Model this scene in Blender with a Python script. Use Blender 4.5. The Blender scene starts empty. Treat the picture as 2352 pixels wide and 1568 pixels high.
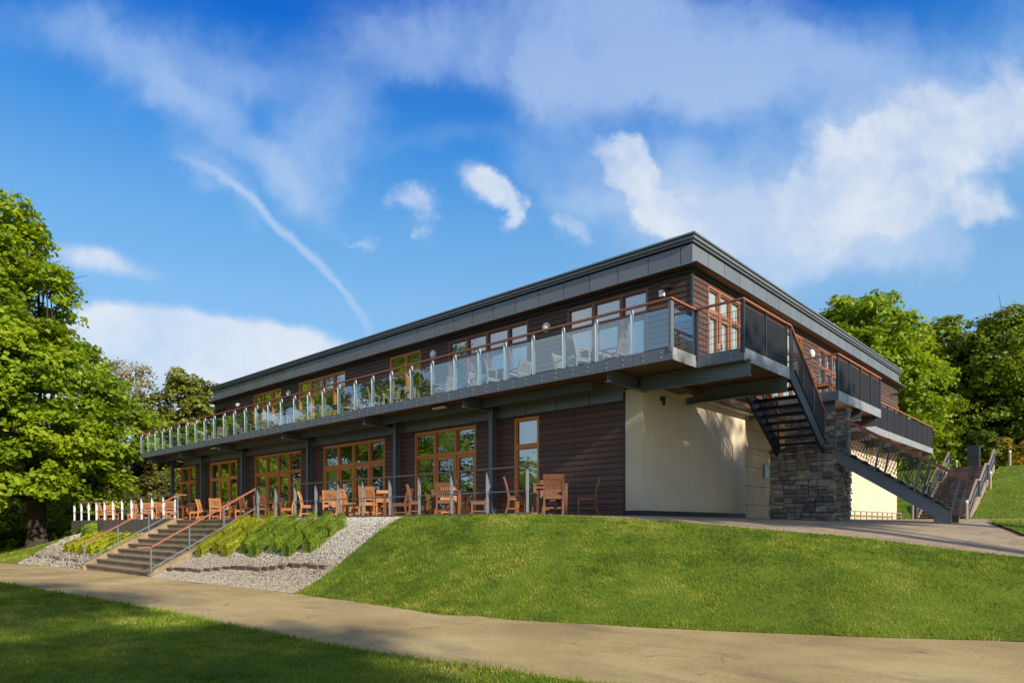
import bpy, bmesh, math, random
import numpy as np
from mathutils import Vector
from mathutils.geometry import delaunay_2d_cdt
R = math.radians
random.seed(7); rng = np.random.default_rng(7)
scn = bpy.context.scene
C = scn.collection
# ------------------------------------------------------------------ camera
cam_d = bpy.data.cameras.new("camera"); cam = bpy.data.objects.new("camera", cam_d); C.objects.link(cam)
cam.location = (0, 0, -0.25); cam.rotation_euler = (R(90), 0, R(42.70))
cam_d.sensor_width = 36; cam_d.lens = 23.73; cam_d.shift_y = 0.1798
cam_d.clip_end = 2000; cam_d.clip_start = 0.1
scn.camera = cam
CU, CV = 0.7349, 0.6782
# ------------------------------------------------------------------ light
SUN_EL = 25.0
sd = Vector((0.985, -0.17, 0)).normalized()          # horizontal direction towards the sun
sun_vec = Vector((sd.x*math.cos(R(SUN_EL)), sd.y*math.cos(R(SUN_EL)), math.sin(R(SUN_EL))))
sl = bpy.data.lights.new("sun", 'SUN'); sl.energy = 4.4; sl.angle = R(1.0); sl.color = (1.0, 0.905, 0.76)
so = bpy.data.objects.new("sun", sl); C.objects.link(so)
so.rotation_euler = sun_vec.to_track_quat('Z', 'Y').to_euler()
scn.view_settings.view_transform = 'Standard'; scn.view_settings.look = 'None'
scn.view_settings.exposure = 0.35; scn.view_settings.gamma = 1
scn.cycles.max_bounces = 8; scn.cycles.transparent_max_bounces = 24
scn.cycles.caustics_reflective = False; scn.cycles.caustics_refractive = False

class NT:
    def __init__(s, tree): s.t = tree; s.N = tree.nodes; s.L = tree.links
    def n(s, typ, **kw):
        nd = s.N.new(typ)
        for k, v in kw.items():
            if k.startswith('i_'):
                key = k[2:]; key = int(key) if key.isdigit() else key.replace('_', ' ')
                if isinstance(v, bpy.types.NodeSocket): s.L.new(v, nd.inputs[key])
                else: nd.inputs[key].default_value = v
            else: setattr(nd, k, v)
        return nd
    def m(s, op, a, b=None, c=None, clamp=False):
        nd = s.n('ShaderNodeMath', operation=op, use_clamp=clamp)
        for i, v in enumerate((a, b, c)):
            if v is None: continue
            if isinstance(v, bpy.types.NodeSocket): s.L.new(v, nd.inputs[i])
            else: nd.inputs[i].default_value = v
        return nd.outputs[0]
    def vm(s, op, a, b=None):
        nd = s.n('ShaderNodeVectorMath', operation=op)
        for i, v in enumerate((a, b)):
            if v is None: continue
            if isinstance(v, bpy.types.NodeSocket): s.L.new(v, nd.inputs[i])
            else: nd.inputs[i].default_value = v
        return nd
    def mix(s, f, a, b, bt='MIX'):
        nd = s.n('ShaderNodeMix', data_type='RGBA', blend_type=bt)
        for i, v in ((0, f), (6, a), (7, b)):
            if isinstance(v, bpy.types.NodeSocket): s.L.new(v, nd.inputs[i])
            else: nd.inputs[i].default_value = v if i == 0 else (*v, 1) if len(v) == 3 else v
        return nd.outputs[2]
    def ramp(s, f, stops):
        nd = s.n('ShaderNodeValToRGB'); s.L.new(f, nd.inputs[0])
        e = nd.color_ramp.elements
        while len(e) < len(stops): e.new(0.5)
        for el, (p, c) in zip(e, stops): el.position = p; el.color = (*c, 1)
        return nd.outputs[0]
    def noise(s, vec, scale, detail=4, rough=0.55):
        nd = s.n('ShaderNodeTexNoise'); s.L.new(vec, nd.inputs['Vector'])
        nd.inputs['Scale'].default_value = scale; nd.inputs['Detail'].default_value = detail; nd.inputs['Roughness'].default_value = rough
        return nd.outputs[0]

# sky: Nishita, with clouds laid out by direction on the dome
w = bpy.data.worlds.new("World"); scn.world = w; w.use_nodes = True
w.node_tree.nodes.clear(); T = NT(w.node_tree)
out = T.n('ShaderNodeOutputWorld'); bg = T.n('ShaderNodeBackground')
sky = T.n('ShaderNodeTexSky', sky_type='NISHITA', sun_disc=False, sun_elevation=R(SUN_EL), sun_rotation=math.atan2(sd.x, sd.y))
sky.air_density = 1.0; sky.dust_density = 0.4; sky.ozone_density = 1.6
bg.inputs['Strength'].default_value = 0.115
tc = T.n('ShaderNodeTexCoord'); dirv = tc.outputs['Generated']
# gnomonic coordinates about a fixed compass direction (u to the right, v up)
fx, fy = -CV, CU
dF = T.vm('DOT_PRODUCT', dirv, (fx, fy, 0)).outputs['Value']
dR = T.vm('DOT_PRODUCT', dirv, (fy, -fx, 0)).outputs['Value']
sep = T.n('ShaderNodeSeparateXYZ'); T.L.new(dirv, sep.inputs[0]); dZ = sep.outputs[2]
dFc = T.m('MAXIMUM', dF, 0.08)
ga = T.m('DIVIDE', dR, dFc); gb = T.m('DIVIDE', dZ, dFc)
cmb = T.n('ShaderNodeCombineXYZ', i_0=ga, i_1=gb); G = cmb.outputs[0]
warpn = T.n('ShaderNodeTexNoise'); T.L.new(G, warpn.inputs['Vector']); warpn.inputs['Scale'].default_value = 4.5; warpn.inputs['Detail'].default_value = 6; warpn.inputs['Roughness'].default_value = 0.6
wv = T.vm('SUBTRACT', warpn.outputs['Color'], (0.5, 0.5, 0.5)).outputs[0]
wv = T.vm('MULTIPLY', wv, (0.24, 0.20, 0)).outputs[0]
GW = T.vm('ADD', G, wv).outputs[0]
wv2 = T.vm('MULTIPLY', wv, (0.35, 0.35, 0)).outputs[0]
GW2 = T.vm('ADD', G, wv2).outputs[0]
def blob(x, y, rx, ry, ang, k, soft=1.0, src=None):
    cx, cy = (x-1176)/1550, (1207-y)/1550
    mp = T.n('ShaderNodeMapping', vector_type='TEXTURE'); T.L.new(src or GW, mp.inputs[0])
    mp.inputs['Location'].default_value = (cx, cy, 0); mp.inputs['Rotation'].default_value = (0, 0, R(ang)); mp.inputs['Scale'].default_value = (rx/1550, ry/1550, 1)
    L = T.vm('LENGTH', mp.outputs[0]).outputs['Value']
    mr = T.n('ShaderNodeMapRange', interpolation_type='SMOOTHSTEP', clamp=True); T.L.new(L, mr.inputs[0])
    mr.inputs[1].default_value = 1.25; mr.inputs[2].default_value = max(0.0, 1.25-1.1*soft); mr.inputs[3].default_value = 0; mr.inputs[4].default_value = k
    return mr.outputs[0]
def total(lst):
    o = lst[0]
    for q in lst[1:]: o = T.m('ADD', o, q)
    return o
# thin veils, then bright heaps
thin = total([blob(360, 120, 520, 130, -8, .62), blob(520, 300, 420, 75, -40, .55), blob(760, 330, 190, 130, 40, .62), blob(800, 90, 120, 190, 0, .35),
              blob(960, 80, 190, 90, 0, .4), blob(1450, 70, 600, 170, -3, 1.05), blob(1260, 200, 120, 110, -45, .6), blob(1600, 170, 420, 110, 5, .6), blob(480, 400, 200, 50, -48, .45),
              blob(1330, 460, 120, 60, 0, .3), blob(1010, 320, 160, 60, 0, .28), blob(2000, 560, 300, 110, 0, .6), blob(2080, 330, 640, 300, 20, 1.0), blob(1480, 430, 380, 200, -20, .75), blob(1750, 560, 260, 90, 0, .35)])
heap = total([blob(1105, 432, 80, 50, -20, 1.0, .9, GW2), blob(1150, 470, 75, 42, -40, .7, 1), blob(1170, 510, 50, 36, -60, .6, 1), blob(1300, 520, 75, 50, -35, .75, 1), blob(935, 475, 60, 42, -20, .75, 1), blob(955, 532, 42, 22, -10, .6, 1), blob(820, 550, 60, 16, -10, .45, 1),
              blob(1400, 350, 120, 75, -30, .85, .9), blob(1500, 430, 170, 80, -35, .8, 1), blob(1590, 520, 220, 80, -15, .8, 1), blob(1700, 450, 200, 80, 0, .75, 1),
              blob(2080, 340, 480, 200, 22, 1.0, 1), blob(2300, 270, 260, 200, 20, .5, .9), blob(1850, 420, 330, 130, 5, .5, 1), blob(2000, 520, 300, 110, 0, .45, 1), blob(1980, 470, 240, 90, 0, .8, .9), blob(2000, 610, 60, 40, 0, .35, 1), blob(2270, 510, 110, 55, 20, .75, 1),
              blob(1930, 560, 90, 50, 0, .5, 1), blob(430, 850, 470, 125, -7, 1.5, .45, GW2), blob(240, 605, 180, 42, -14, .9, 1, GW2), blob(1900, 620, 30, 30, 0, .3, 1)])
# long curved wisp, a ring segment in direction space
def px(x, y): return ((x-1176)/1550, (1207-y)/1550)
def circ(p, q, r):
    ax, ay = p; bx, by = q; cx, cy = r
    d = 2*(ax*(by-cy)+bx*(cy-ay)+cx*(ay-by))
    ux = ((ax*ax+ay*ay)*(by-cy)+(bx*bx+by*by)*(cy-ay)+(cx*cx+cy*cy)*(ay-by))/d
    uy = ((ax*ax+ay*ay)*(cx-bx)+(bx*bx+by*by)*(ax-cx)+(cx*cx+cy*cy)*(bx-ax))/d
    return ux, uy, math.hypot(ax-ux, ay-uy)
ux, uy, ur = circ(px(400, 350), px(640, 520), px(835, 772))
dd = T.m('ABSOLUTE', T.m('SUBTRACT', T.vm('DISTANCE', GW2, (ux, uy, 0)).outputs['Value'], ur+0.0))
mr = T.n('ShaderNodeMapRange', interpolation_type='SMOOTHSTEP', clamp=True); T.L.new(dd, mr.inputs[0])
mr.inputs[1].default_value = 0.0115; mr.inputs[2].default_value = 0.0; mr.inputs[4].default_value = 1
wisp = T.m('MULTIPLY', mr.outputs[0], blob(650, 580, 350, 120, -52, .75, 1, GW2))
nz = T.noise(GW2, 7.0, 9, .62); nzb = T.noise(G, 3.0, 7, .6); nzc = T.noise(T.vm('MULTIPLY', GW, (5.0, 2.2, 1)).outputs[0], 1.3, 8, .62)
def sstep(v, a, b):
    q = T.n('ShaderNodeMapRange', interpolation_type='SMOOTHSTEP', clamp=True); T.L.new(v, q.inputs[0]); q.inputs[1].default_value = a; q.inputs[2].default_value = b; return q.outputs[0]
nh = T.m('ADD', T.m('MULTIPLY', T.m('SUBTRACT', nz, .5), 1.7), T.m('MULTIPLY', T.m('SUBTRACT', nzb, .5), 1.3))
hs_ = T.m('MULTIPLY', T.m('POWER', T.m('MINIMUM', heap, 1.25), .5), nh)
heapd = sstep(T.m('ADD', T.m('MULTIPLY', heap, 1.15), hs_), .0, 1.3)
heapd = T.m('MULTIPLY', heapd, T.m('ADD', T.m('MULTIPLY', T.m('SUBTRACT', nz, .5), 1.3), .80), clamp=True)
nt = T.m('ADD', T.m('MULTIPLY', T.m('SUBTRACT', nzc, .5), 1.9), T.m('MULTIPLY', T.m('SUBTRACT', nz, .5), .7))
thind = T.m('MULTIPLY', sstep(T.m('ADD', T.m('MULTIPLY', thin, 1.05), T.m('MULTIPLY', T.m('POWER', T.m('MINIMUM', thin, 1.2), .6), nt)), -.05, 1.25), .74)
dens = T.m('ADD', T.m('MAXIMUM', heapd, thind), T.m('MULTIPLY', wisp, .85), clamp=True)
gen = T.m('MULTIPLY', T.m('SUBTRACT', T.noise(dirv, 2.2, 8, .6), .40), 4.0, clamp=True)      # unseen clouds on the rest of the dome, thickened to whiten ambient light
front = T.m('MULTIPLY', T.m('GREATER_THAN', dF, 0.30), T.m('LESS_THAN', gb, 0.95))
dens = T.m('ADD', T.m('MULTIPLY', dens, front), T.m('MULTIPLY', T.m('MULTIPLY', gen, .8), T.m('SUBTRACT', 1.0, front)), clamp=True)
hsv = T.n('ShaderNodeHueSaturation', i_Saturation=1.42, i_Value=1.0); T.L.new(sky.outputs[0], hsv.inputs['Color'])
el = T.m('MULTIPLY', T.m('MAXIMUM', dZ, 0), 1.6, clamp=True)
tint = T.ramp(el, [(0.0, (1.0, 1.05, 1.0)), (0.35, (.85, 1.15, 1.3)), (0.62, (.45, 1.1, 1.45)), (0.95, (.22, .95, 1.5))])
skyc = T.mix(1.0, hsv.outputs[0], tint, 'MULTIPLY')
grad = T.ramp(T.m('MULTIPLY', T.m('MAXIMUM', dZ, 0), 1.4), [(0.0, (.36, .53, .70)), (.42, (.27, .49, .72)), (.56, (.17, .41, .71)), (.68, (.06, .28, .69)), (.82, (.006, .125, .56)), (1., (.005, .09, .48))])
skyc = T.mix(.72, skyc, T.vm('SCALE', grad).outputs[0])
T.N[-1] if False else None
for nd_ in T.N:
    if nd_.type == 'VECT_MATH' and nd_.operation == 'SCALE': nd_.inputs['Scale'].default_value = 7.3
ccol = T.mix(T.m('MULTIPLY', T.m('SUBTRACT', T.m('MULTIPLY', heapd, T.m('ADD', nzb, .55)), .22), 1.4, clamp=True), (3.0, 4.2, 6.1), (5.2, 5.6, 6.2))
ccol = T.mix(T.m('MULTIPLY', T.m('SUBTRACT', .75, gb), 2.2, clamp=True), ccol, T.mix(.5, ccol, (5.4, 5.7, 6.3)))
ccol = T.mix(T.m('MULTIPLY', T.m('SUBTRACT', 1.0, front), .8), ccol, (6.3, 5.9, 5.4))  # out-of-view clouds warmed to offset the blue skylight
fin = T.mix(T.m('MULTIPLY', dens, .93), skyc, ccol)
T.L.new(fin, bg.inputs['Color']); T.L.new(bg.outputs[0], out.inputs[0])

# ------------------------------------------------------------------ materials
def mat(name, f):
    m = bpy.data.materials.new(name); m.use_nodes = True; m.node_tree.nodes.clear(); t = NT(m.node_tree)
    o = t.n('ShaderNodeOutputMaterial'); sh = f(t); t.L.new(sh, o.inputs[0]); return m
def OC(t): return t.n('ShaderNodeTexCoord').outputs['Object']
def GP(t): return t.n('ShaderNodeNewGeometry').outputs['Position']
def RI(t): return t.n('ShaderNodeNewGeometry').outputs['Random Per Island']
def scl(t, v, s): return t.vm('MULTIPLY', v, s).outputs[0]
def bsdf(t, col, rough=.6, metal=0., bump=None, bs=.3, bd=.01, spec=.5):
    b = t.n('ShaderNodeBsdfPrincipled')
    for k, v in (('Base Color', col), ('Roughness', rough), ('Metallic', metal), ('Specular IOR Level', spec)):
        if isinstance(v, bpy.types.NodeSocket): t.L.new(v, b.inputs[k])
        else: b.inputs[k].default_value = (*v, 1) if k == 'Base Color' else v
    if bump is not None:
        bn = t.n('ShaderNodeBump', i_Strength=bs, i_Distance=bd, i_Height=bump); t.L.new(bn.outputs[0], b.inputs['Normal'])
    return b.outputs[0]
def varied(c, k=.25, scale=3., rough=.6, metal=0., bumpscale=None, bs=.2, stretch=(1, 1, 1), isl=0., spec=.5):
    def f(t):
        p = scl(t, GP(t), stretch)
        n1 = t.noise(p, scale, 5)
        v = t.m('ADD', t.m('MULTIPLY', t.m('SUBTRACT', n1, .5), 2*k), 1.0)
        if isl: v = t.m('MULTIPLY', v, t.m('ADD', t.m('MULTIPLY', t.m('SUBTRACT', RI(t), .5), 2*isl), 1.0))
        cc = t.vm('SCALE', (c[0], c[1], c[2])); t.L.new(v, cc.inputs['Scale'])
        return bsdf(t, cc.outputs[0], rough, metal, t.noise(p, bumpscale, 4) if bumpscale else None, bs, .01, spec)
    return f
M = {}
M['zinc'] = mat('zinc', varied((.175, .190, .200), .15, 1.2, .42, .15, isl=.08))
M['zinc_dark'] = mat('zinc_dark', varied((.035, .040, .046), .1, 1.2, .5, .2))
M['steel'] = mat('steel', varied((.145, .165, .19), .12, 2., .5, .1))
M['steel_dark'] = mat('steel_dark', varied((.030, .034, .042), .12, 2., .5, .1))
def steel_sunlit_f(t):  # paler, streaked steel for right-facing fascias; sunlight put into the colour
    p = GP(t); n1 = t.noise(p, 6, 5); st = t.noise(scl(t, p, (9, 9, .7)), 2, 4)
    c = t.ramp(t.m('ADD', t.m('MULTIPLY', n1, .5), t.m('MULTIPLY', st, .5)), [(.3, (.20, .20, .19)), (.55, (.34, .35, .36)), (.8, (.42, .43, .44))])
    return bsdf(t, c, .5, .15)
M['galvanised'] = mat('galvanised', steel_sunlit_f)
M['post'] = mat('post_paint', varied((.62, .65, .65), .1, 3, .4, .1))
M['post_grey'] = mat('post_grey', varied((.17, .19, .21), .1, 3, .4, .1))  # post paint darkened for shade on near terrace posts; own grey of stair rails
M['bolt'] = mat('bolt', varied((.65, .65, .65), .1, 3, .3, .6))
def clad_f(t):
    p = GP(t)
    g = t.noise(scl(t, p, (1.5, 1.5, 45)), 2.0, 6, .65)
    n2 = t.noise(scl(t, p, (.5, .5, 6.7)), 1.0, 2)
    fl = t.m('FLOOR', t.m('DIVIDE', t.n('ShaderNodeSeparateXYZ', i_0=p).outputs[2], .15))
    wn = t.n('ShaderNodeTexWhiteNoise', noise_dimensions='1D'); t.L.new(fl, wn.inputs['W'])
    f = t.m('ADD', t.m('MULTIPLY', g, .55), t.m('ADD', t.m('MULTIPLY', n2, .25), t.m('MULTIPLY', wn.outputs[0], .2)))
    c = t.ramp(f, [(.25, (.058, .029, .019)), (.5, (.105, .054, .036)), (.8, (.175, .094, .064))])
    sp = t.m('MULTIPLY', t.m('SUBTRACT', t.noise(p, 2.3, 8, .7), .66), 3.0, clamp=True)
    c = t.mix(t.m('MULTIPLY', sp, .35), c, (.22, .19, .17))
    return bsdf(t, c, .62, 0, g, .35, .004)
M['cladding'] = mat('dark_cladding', clad_f)
def wood_f(c1, c2, ax=(3, 3, 3), rough=.5):
    def f(t):
        p = OC(t); g = t.noise(scl(t, p, ax), 6, 5, .6); n = t.noise(p, 1.7, 2)
        fac = t.m('ADD', t.m('MULTIPLY', g, .45), t.m('ADD', t.m('MULTIPLY', t.n('ShaderNodeObjectInfo').outputs['Random'], .3), t.m('MULTIPLY', RI(t), .25)))
        return bsdf(t, t.ramp(fac, [(.25, c1), (.75, c2)]), rough, 0, g, .15, .003)
    return f
M['frame_wood'] = mat('frame_wood', wood_f((.56, .18, .04), (.80, .32, .08)))
M['frame_red'] = mat('frame_red_wood', wood_f((.21, .082, .042), (.35, .145, .075)))
M['rail_wood'] = mat('rail_wood', wood_f((.26, .085, .040), (.42, .155, .075)))
M['rail_dull'] = mat('rail_weathered', wood_f((.085, .060, .046), (.17, .115, .085)))
M['chair_wood'] = mat('chair_wood', wood_f((.27, .105, .038), (.60, .27, .10)))
M['chair_brown'] = mat('chair_brown', wood_f((.12, .048, .022), (.21, .088, .040)))  # chair wood darkened for shaded chairs; also colours the terrace tables
M['chair_grey'] = mat('chair_weathered', wood_f((.15, .115, .085), (.28, .22, .16)))
M['soffit_wood'] = mat('soffit_wood', wood_f((.10, .045, .022), (.20, .095, .045), (.6, 12, 3)))
M['sleeper'] = mat('sleeper_wood', wood_f((.07, .045, .03), (.17, .11, .075)))
M['pale_wood'] = mat('pale_wood', wood_f((.26, .19, .13), (.42, .33, .24)))
def render_f(t):
    p = GP(t); n = t.noise(p, .8, 4); s = t.noise(scl(t, p, (5, 5, .6)), 1.5, 4); z = t.n('ShaderNodeSeparateXYZ', i_0=p).outputs[2]
    f = t.m('ADD', t.m('MULTIPLY', n, .75), t.m('MULTIPLY', s, .25))
    c = t.ramp(f, [(.2, (.62, .50, .335)), (.6, (.76, .625, .435))])
    d = t.m('MULTIPLY', t.m('SUBTRACT', .35, z), 2.2, clamp=True)
    c = t.mix(t.m('MULTIPLY', t.m('MULTIPLY', d, s), .55), c, (.28, .22, .15))
    return bsdf(t, c, .9, 0, t.noise(p, 90, 3), .12, .004)
M['render'] = mat('cream_render', render_f)
def block_f(t):
    p = GP(t); n = t.noise(p, 1.2, 5)
    c = t.ramp(n, [(.3, (.42, .31, .18)), (.7, (.60, .46, .29))]); return bsdf(t, c, .9, 0, t.noise(p, 60, 4), .2, .005)
M['block'] = mat('pale_blockwork', block_f)
def stone_f(t):
    p = GP(t); r = RI(t)
    c = t.ramp(r, [(0, (.16, .14, .125)), (.3, (.25, .22, .195)), (.55, (.29, .245, .21)), (.75, (.38, .345, .30)), (.93, (.46, .39, .27))])
    n = t.noise(p, 7, 7, .65); c = t.mix(1.0, c, t.ramp(n, [(.3, (.5, .5, .5)), (.7, (1.35, 1.33, 1.28))]), 'MULTIPLY')
    li = t.m('MULTIPLY', t.m('SUBTRACT', t.noise(p, 3, 5), .6), 3, clamp=True); c = t.mix(t.m('MULTIPLY', li, .4), c, (.16, .17, .10))
    return bsdf(t, c, .92, 0, t.noise(p, 22, 8, .7), .9, .03)
M['stone'] = mat('rubble_stone', stone_f)
M['mortar'] = mat('mortar', varied((.10, .085, .07), .3, 9, .95))
def conc_f(c1, c2, sc=1.6):
    def f(t):
        p = GP(t); n = t.noise(p, sc, 7, .65); s = t.noise(scl(t, p, (7, 7, .7)), 1, 4)
        fac = t.m('ADD', t.m('MULTIPLY', n, .65), t.m('MULTIPLY', s, .35))
        return bsdf(t, t.ramp(fac, [(.3, c1), (.7, c2)]), .88, 0, t.noise(p, 40, 5), .3, .006)
    return f
M['concrete'] = mat('concrete_dark', conc_f((.09, .078, .058), (.22, .19, .145)))
M['step_concrete'] = mat('step_concrete', conc_f((.17, .125, .07), (.40, .305, .185), 2.2))
def paving_f(t):
    p = GP(t)
    n = t.noise(p, .5, 8, .65); n2 = t.noise(scl(t, p, (1, .3, 1)), 5, 6)
    c = t.ramp(t.m('ADD', t.m('MULTIPLY', n, .6), t.m('MULTIPLY', n2, .4)), [(.3, (.25, .185, .11)), (.5, (.38, .29, .18)), (.72, (.50, .395, .26))])
    sp = t.m('MULTIPLY', t.m('SUBTRACT', t.noise(p, 3.0, 8, .75), .64), 7, clamp=True); c = t.mix(t.m('MULTIPLY', sp, .5), c, (.11, .095, .075))
    bk = t.n('ShaderNodeTexBrick', offset=.5); t.L.new(p, bk.inputs['Vector'])
    for k_, v_ in (('Scale', 1.0), ('Mortar Size', .012), ('Brick Width', 1.2), ('Row Height', .9), ('Mortar Smooth', .3)): bk.inputs[k_].default_value = v_
    bk.inputs['Color1'].default_value = (1, 1, 1, 1); bk.inputs['Color2'].default_value = (.86, .85, .84, 1); bk.inputs['Mortar'].default_value = (.45, .42, .38, 1)
    c = t.mix(.8, c, t.mix(1.0, c, bk.outputs['Color'], 'MULTIPLY'))
    return bsdf(t, c, .9, 0, t.noise(p, 60, 4), .3, .01)
M['paving'] = mat('paving', paving_f)
def path_f(t):
    p = GP(t); n = t.noise(p, .45, 9, .6); n2 = t.noise(p, 38, 5, .7)
    fac = t.m('ADD', t.m('MULTIPLY', n, .55), t.m('MULTIPLY', n2, .45))
    c = t.ramp(fac, [(.38, (.30, .205, .075)), (.5, (.45, .325, .13)), (.62, (.60, .45, .20))])
    sp = t.m('MULTIPLY', t.m('SUBTRACT', t.noise(p, 4.5, 9, .75), .63), 6, clamp=True); c = t.mix(t.m('MULTIPLY', sp, .65), c, (.095, .08, .055))
    pa = t.m('MULTIPLY', t.m('SUBTRACT', t.noise(scl(t, p, (.5, 1.6, 1)), 1.1, 6, .6), .55), 5, clamp=True); c = t.mix(t.m('MULTIPLY', pa, .6), c, (.15, .12, .075))
    vo = t.n('ShaderNodeTexVoronoi', feature='DISTANCE_TO_EDGE'); wp = t.vm('ADD', p, t.vm('MULTIPLY', t.n('ShaderNodeTexNoise', i_Vector=p, i_Scale=1.6, i_Detail=5.).outputs['Color'], (.9, .9, 0)).outputs[0]).outputs[0]
    t.L.new(wp, vo.inputs['Vector']); vo.inputs['Scale'].default_value = .42
    ck = t.m('MULTIPLY', t.m('LESS_THAN', vo.outputs['Distance'], .0065), t.m('MULTIPLY', t.m('SUBTRACT', t.noise(p, .8, 3), .50), 9, clamp=True)); c = t.mix(t.m('MULTIPLY', ck, .7), c, (.07, .055, .035))
    gr = t.m('MULTIPLY', t.m('SUBTRACT', t.noise(scl(t, p, (1, 1, 1)), 90, 2), .62), 6, clamp=True); c = t.mix(t.m('MULTIPLY', gr, .5), c, (.5, .43, .3))
    return bsdf(t, c, .93, 0, t.noise(p, 70, 5, .7), .6, .012)
M['path'] = mat('worn_asphalt', path_f)
def gravel_f(t):
    p = GP(t)
    v = t.n('ShaderNodeTexVoronoi'); t.L.new(p, v.inputs['Vector']); v.inputs['Scale'].default_value = 26
    r = t.n('ShaderNodeSeparateColor', i_0=v.outputs['Color']).outputs[0]
    c = t.ramp(r, [(0, (.28, .23, .17)), (.4, (.46, .41, .33)), (.8, (.66, .61, .53)), (1, (.76, .72, .64))])
    z = t.n('ShaderNodeSeparateXYZ', i_0=p).outputs[2]
    lo = t.m('MULTIPLY', t.m('SUBTRACT', t.m('ADD', t.m('MULTIPLY', z, -.7), t.noise(p, 1.0, 6, .65)), 1.1), 2.6, clamp=True)
    c = t.mix(t.m('MULTIPLY', lo, .6), c, (.28, .20, .10))
    c = t.mix(t.m('MULTIPLY', t.m('SUBTRACT', v.outputs['Distance'], .025), 14, clamp=True), c, t.mix(.55, c, (.10, .08, .05)))
    return bsdf(t, c, .9, 0, t.m('MULTIPLY', v.outputs['Distance'], -1), 1.0, .5)
M['gravel'] = mat('white_gravel', gravel_f)
def pebble_f(t):
    p = GP(t); z = t.n('ShaderNodeSeparateXYZ', i_0=p).outputs[2]
    c = t.ramp(RI(t), [(0, (.30, .25, .18)), (.4, (.56, .51, .42)), (.8, (.76, .71, .62)), (1, (.85, .82, .75))])
    lo = t.m('MULTIPLY', t.m('SUBTRACT', t.m('ADD', t.m('MULTIPLY', z, -.7), t.noise(p, 1.3, 6, .7)), 1.02), 2.2, clamp=True)
    c = t.mix(t.m('MULTIPLY', lo, .45), c, (.30, .215, .11)); return bsdf(t, c, .88)
M['pebble'] = mat('pebbles', pebble_f)
def soil_f(t):
    p = GP(t); n = t.noise(p, 1.2, 8, .7)
    return bsdf(t, t.ramp(n, [(.3, (.018, .022, .008)), (.7, (.06, .07, .02))]), .95, 0, t.noise(p, 20, 5), .7, .05)
M['woodfloor'] = mat('woodland_floor', soil_f)
def lawn_f(t):
    p = GP(t); n = t.noise(p, .7, 8, .65); n2 = t.noise(p, 30, 6, .8)
    c = t.ramp(t.m('ADD', t.m('MULTIPLY', n, .5), t.m('MULTIPLY', n2, .5)), [(.3, (.07, .11, .012)), (.55, (.15, .215, .022)), (.75, (.24, .28, .045))])
    return bsdf(t, c, .95, 0, n2, .8, .04, .1)
M['lawn'] = mat('lawn', lawn_f)
def leaf_f(c1, c2, c3, trans=.35, rough=.5, noise_s=.35):
    def f(t):
        g = t.n('ShaderNodeNewGeometry'); r = g.outputs['Random Per Island']
        n = t.noise(g.outputs['Position'], noise_s, 3)
        fac = t.m('ADD', t.m('MULTIPLY', r, .45), t.m('MULTIPLY', t.m('ADD', t.m('MULTIPLY', t.m('SUBTRACT', n, .5), 2.2), .5), .55))
        c = t.ramp(fac, [(.15, c1), (.5, c2), (.85, c3)])
        a = bsdf(t, c, rough, 0, spec=.3)
        tr = t.n('ShaderNodeBsdfTranslucent'); cc = t.mix(1.0, c, (1.25, 1.2, .55), 'MULTIPLY'); t.L.new(cc, tr.inputs[0])
        mx = t.n('ShaderNodeMixShader', i_0=trans, i_1=a, i_2=tr.outputs[0]); return mx.outputs[0]
    return f
def grass_f(t):
    g = t.n('ShaderNodeNewGeometry'); p = g.outputs['Position']; rr = g.outputs['Random Per Island']
    n1 = t.noise(p, .55, 5, .65); n2 = t.noise(scl(t, p, (1, 1, 2.5)), 2.6, 6, .7)
    v = t.m('ADD', t.m('MULTIPLY', t.m('SUBTRACT', n1, .5), 2.0), t.m('MULTIPLY', t.m('SUBTRACT', n2, .5), 1.9))
    fac = t.m('ADD', t.m('ADD', v, .38), t.m('MULTIPLY', rr, .3))
    c = t.ramp(fac, [(.1, (.07, .13, .010)), (.4, (.15, .235, .016)), (.7, (.29, .345, .03)), (.95, (.48, .45, .10))])
    dry = t.m('MULTIPLY', t.m('SUBTRACT', t.noise(p, 1.7, 7, .75), .62), 7, clamp=True); c = t.mix(t.m('MULTIPLY', dry, .45), c, (.46, .40, .15))
    a = bsdf(t, c, .6, 0, spec=.3); tr = t.n('ShaderNodeBsdfTranslucent'); t.L.new(t.mix(1.0, c, (1.2, 1.15, .6), 'MULTIPLY'), tr.inputs[0])
    return t.n('ShaderNodeMixShader', i_0=.35, i_1=a, i_2=tr.outputs[0]).outputs[0]
M['grass'] = mat('grass_blades', grass_f)
M['grass_old'] = mat('grass_coarse', leaf_f((.09, .145, .010), (.19, .265, .018), (.36, .39, .06), .4, .6, 1.1))
M['maple'] = mat('maple_leaves', leaf_f((.10, .18, .008), (.25, .355, .012), (.45, .52, .025), .45))
M['maple2'] = mat('maple_leaves_deep', leaf_f((.09, .145, .010), (.19, .26, .014), (.34, .39, .03), .4))
M['conifer'] = mat('conifer_leaves', leaf_f((.09, .11, .012), (.20, .23, .025), (.34, .35, .06), .3))
M['olive'] = mat('olive_leaves', leaf_f((.07, .08, .015), (.16, .16, .035), (.30, .27, .09), .3))
M['twigleaf'] = mat('bronze_leaves', leaf_f((.17, .14, .04), (.33, .27, .08), (.50, .41, .16), .35))
M['shrub'] = mat('shrub_leaves', leaf_f((.04, .07, .010), (.10, .16, .016), (.20, .27, .03), .3))
M['gorse'] = mat('gorse_flowers', leaf_f((.09, .11, .02), (.38, .27, .02), (.62, .40, .02), .2, noise_s=1.2))
M['box_green'] = mat('box_leaves', leaf_f((.10, .16, .012), (.22, .32, .018), (.38, .48, .04), .3, noise_s=2))
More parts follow.
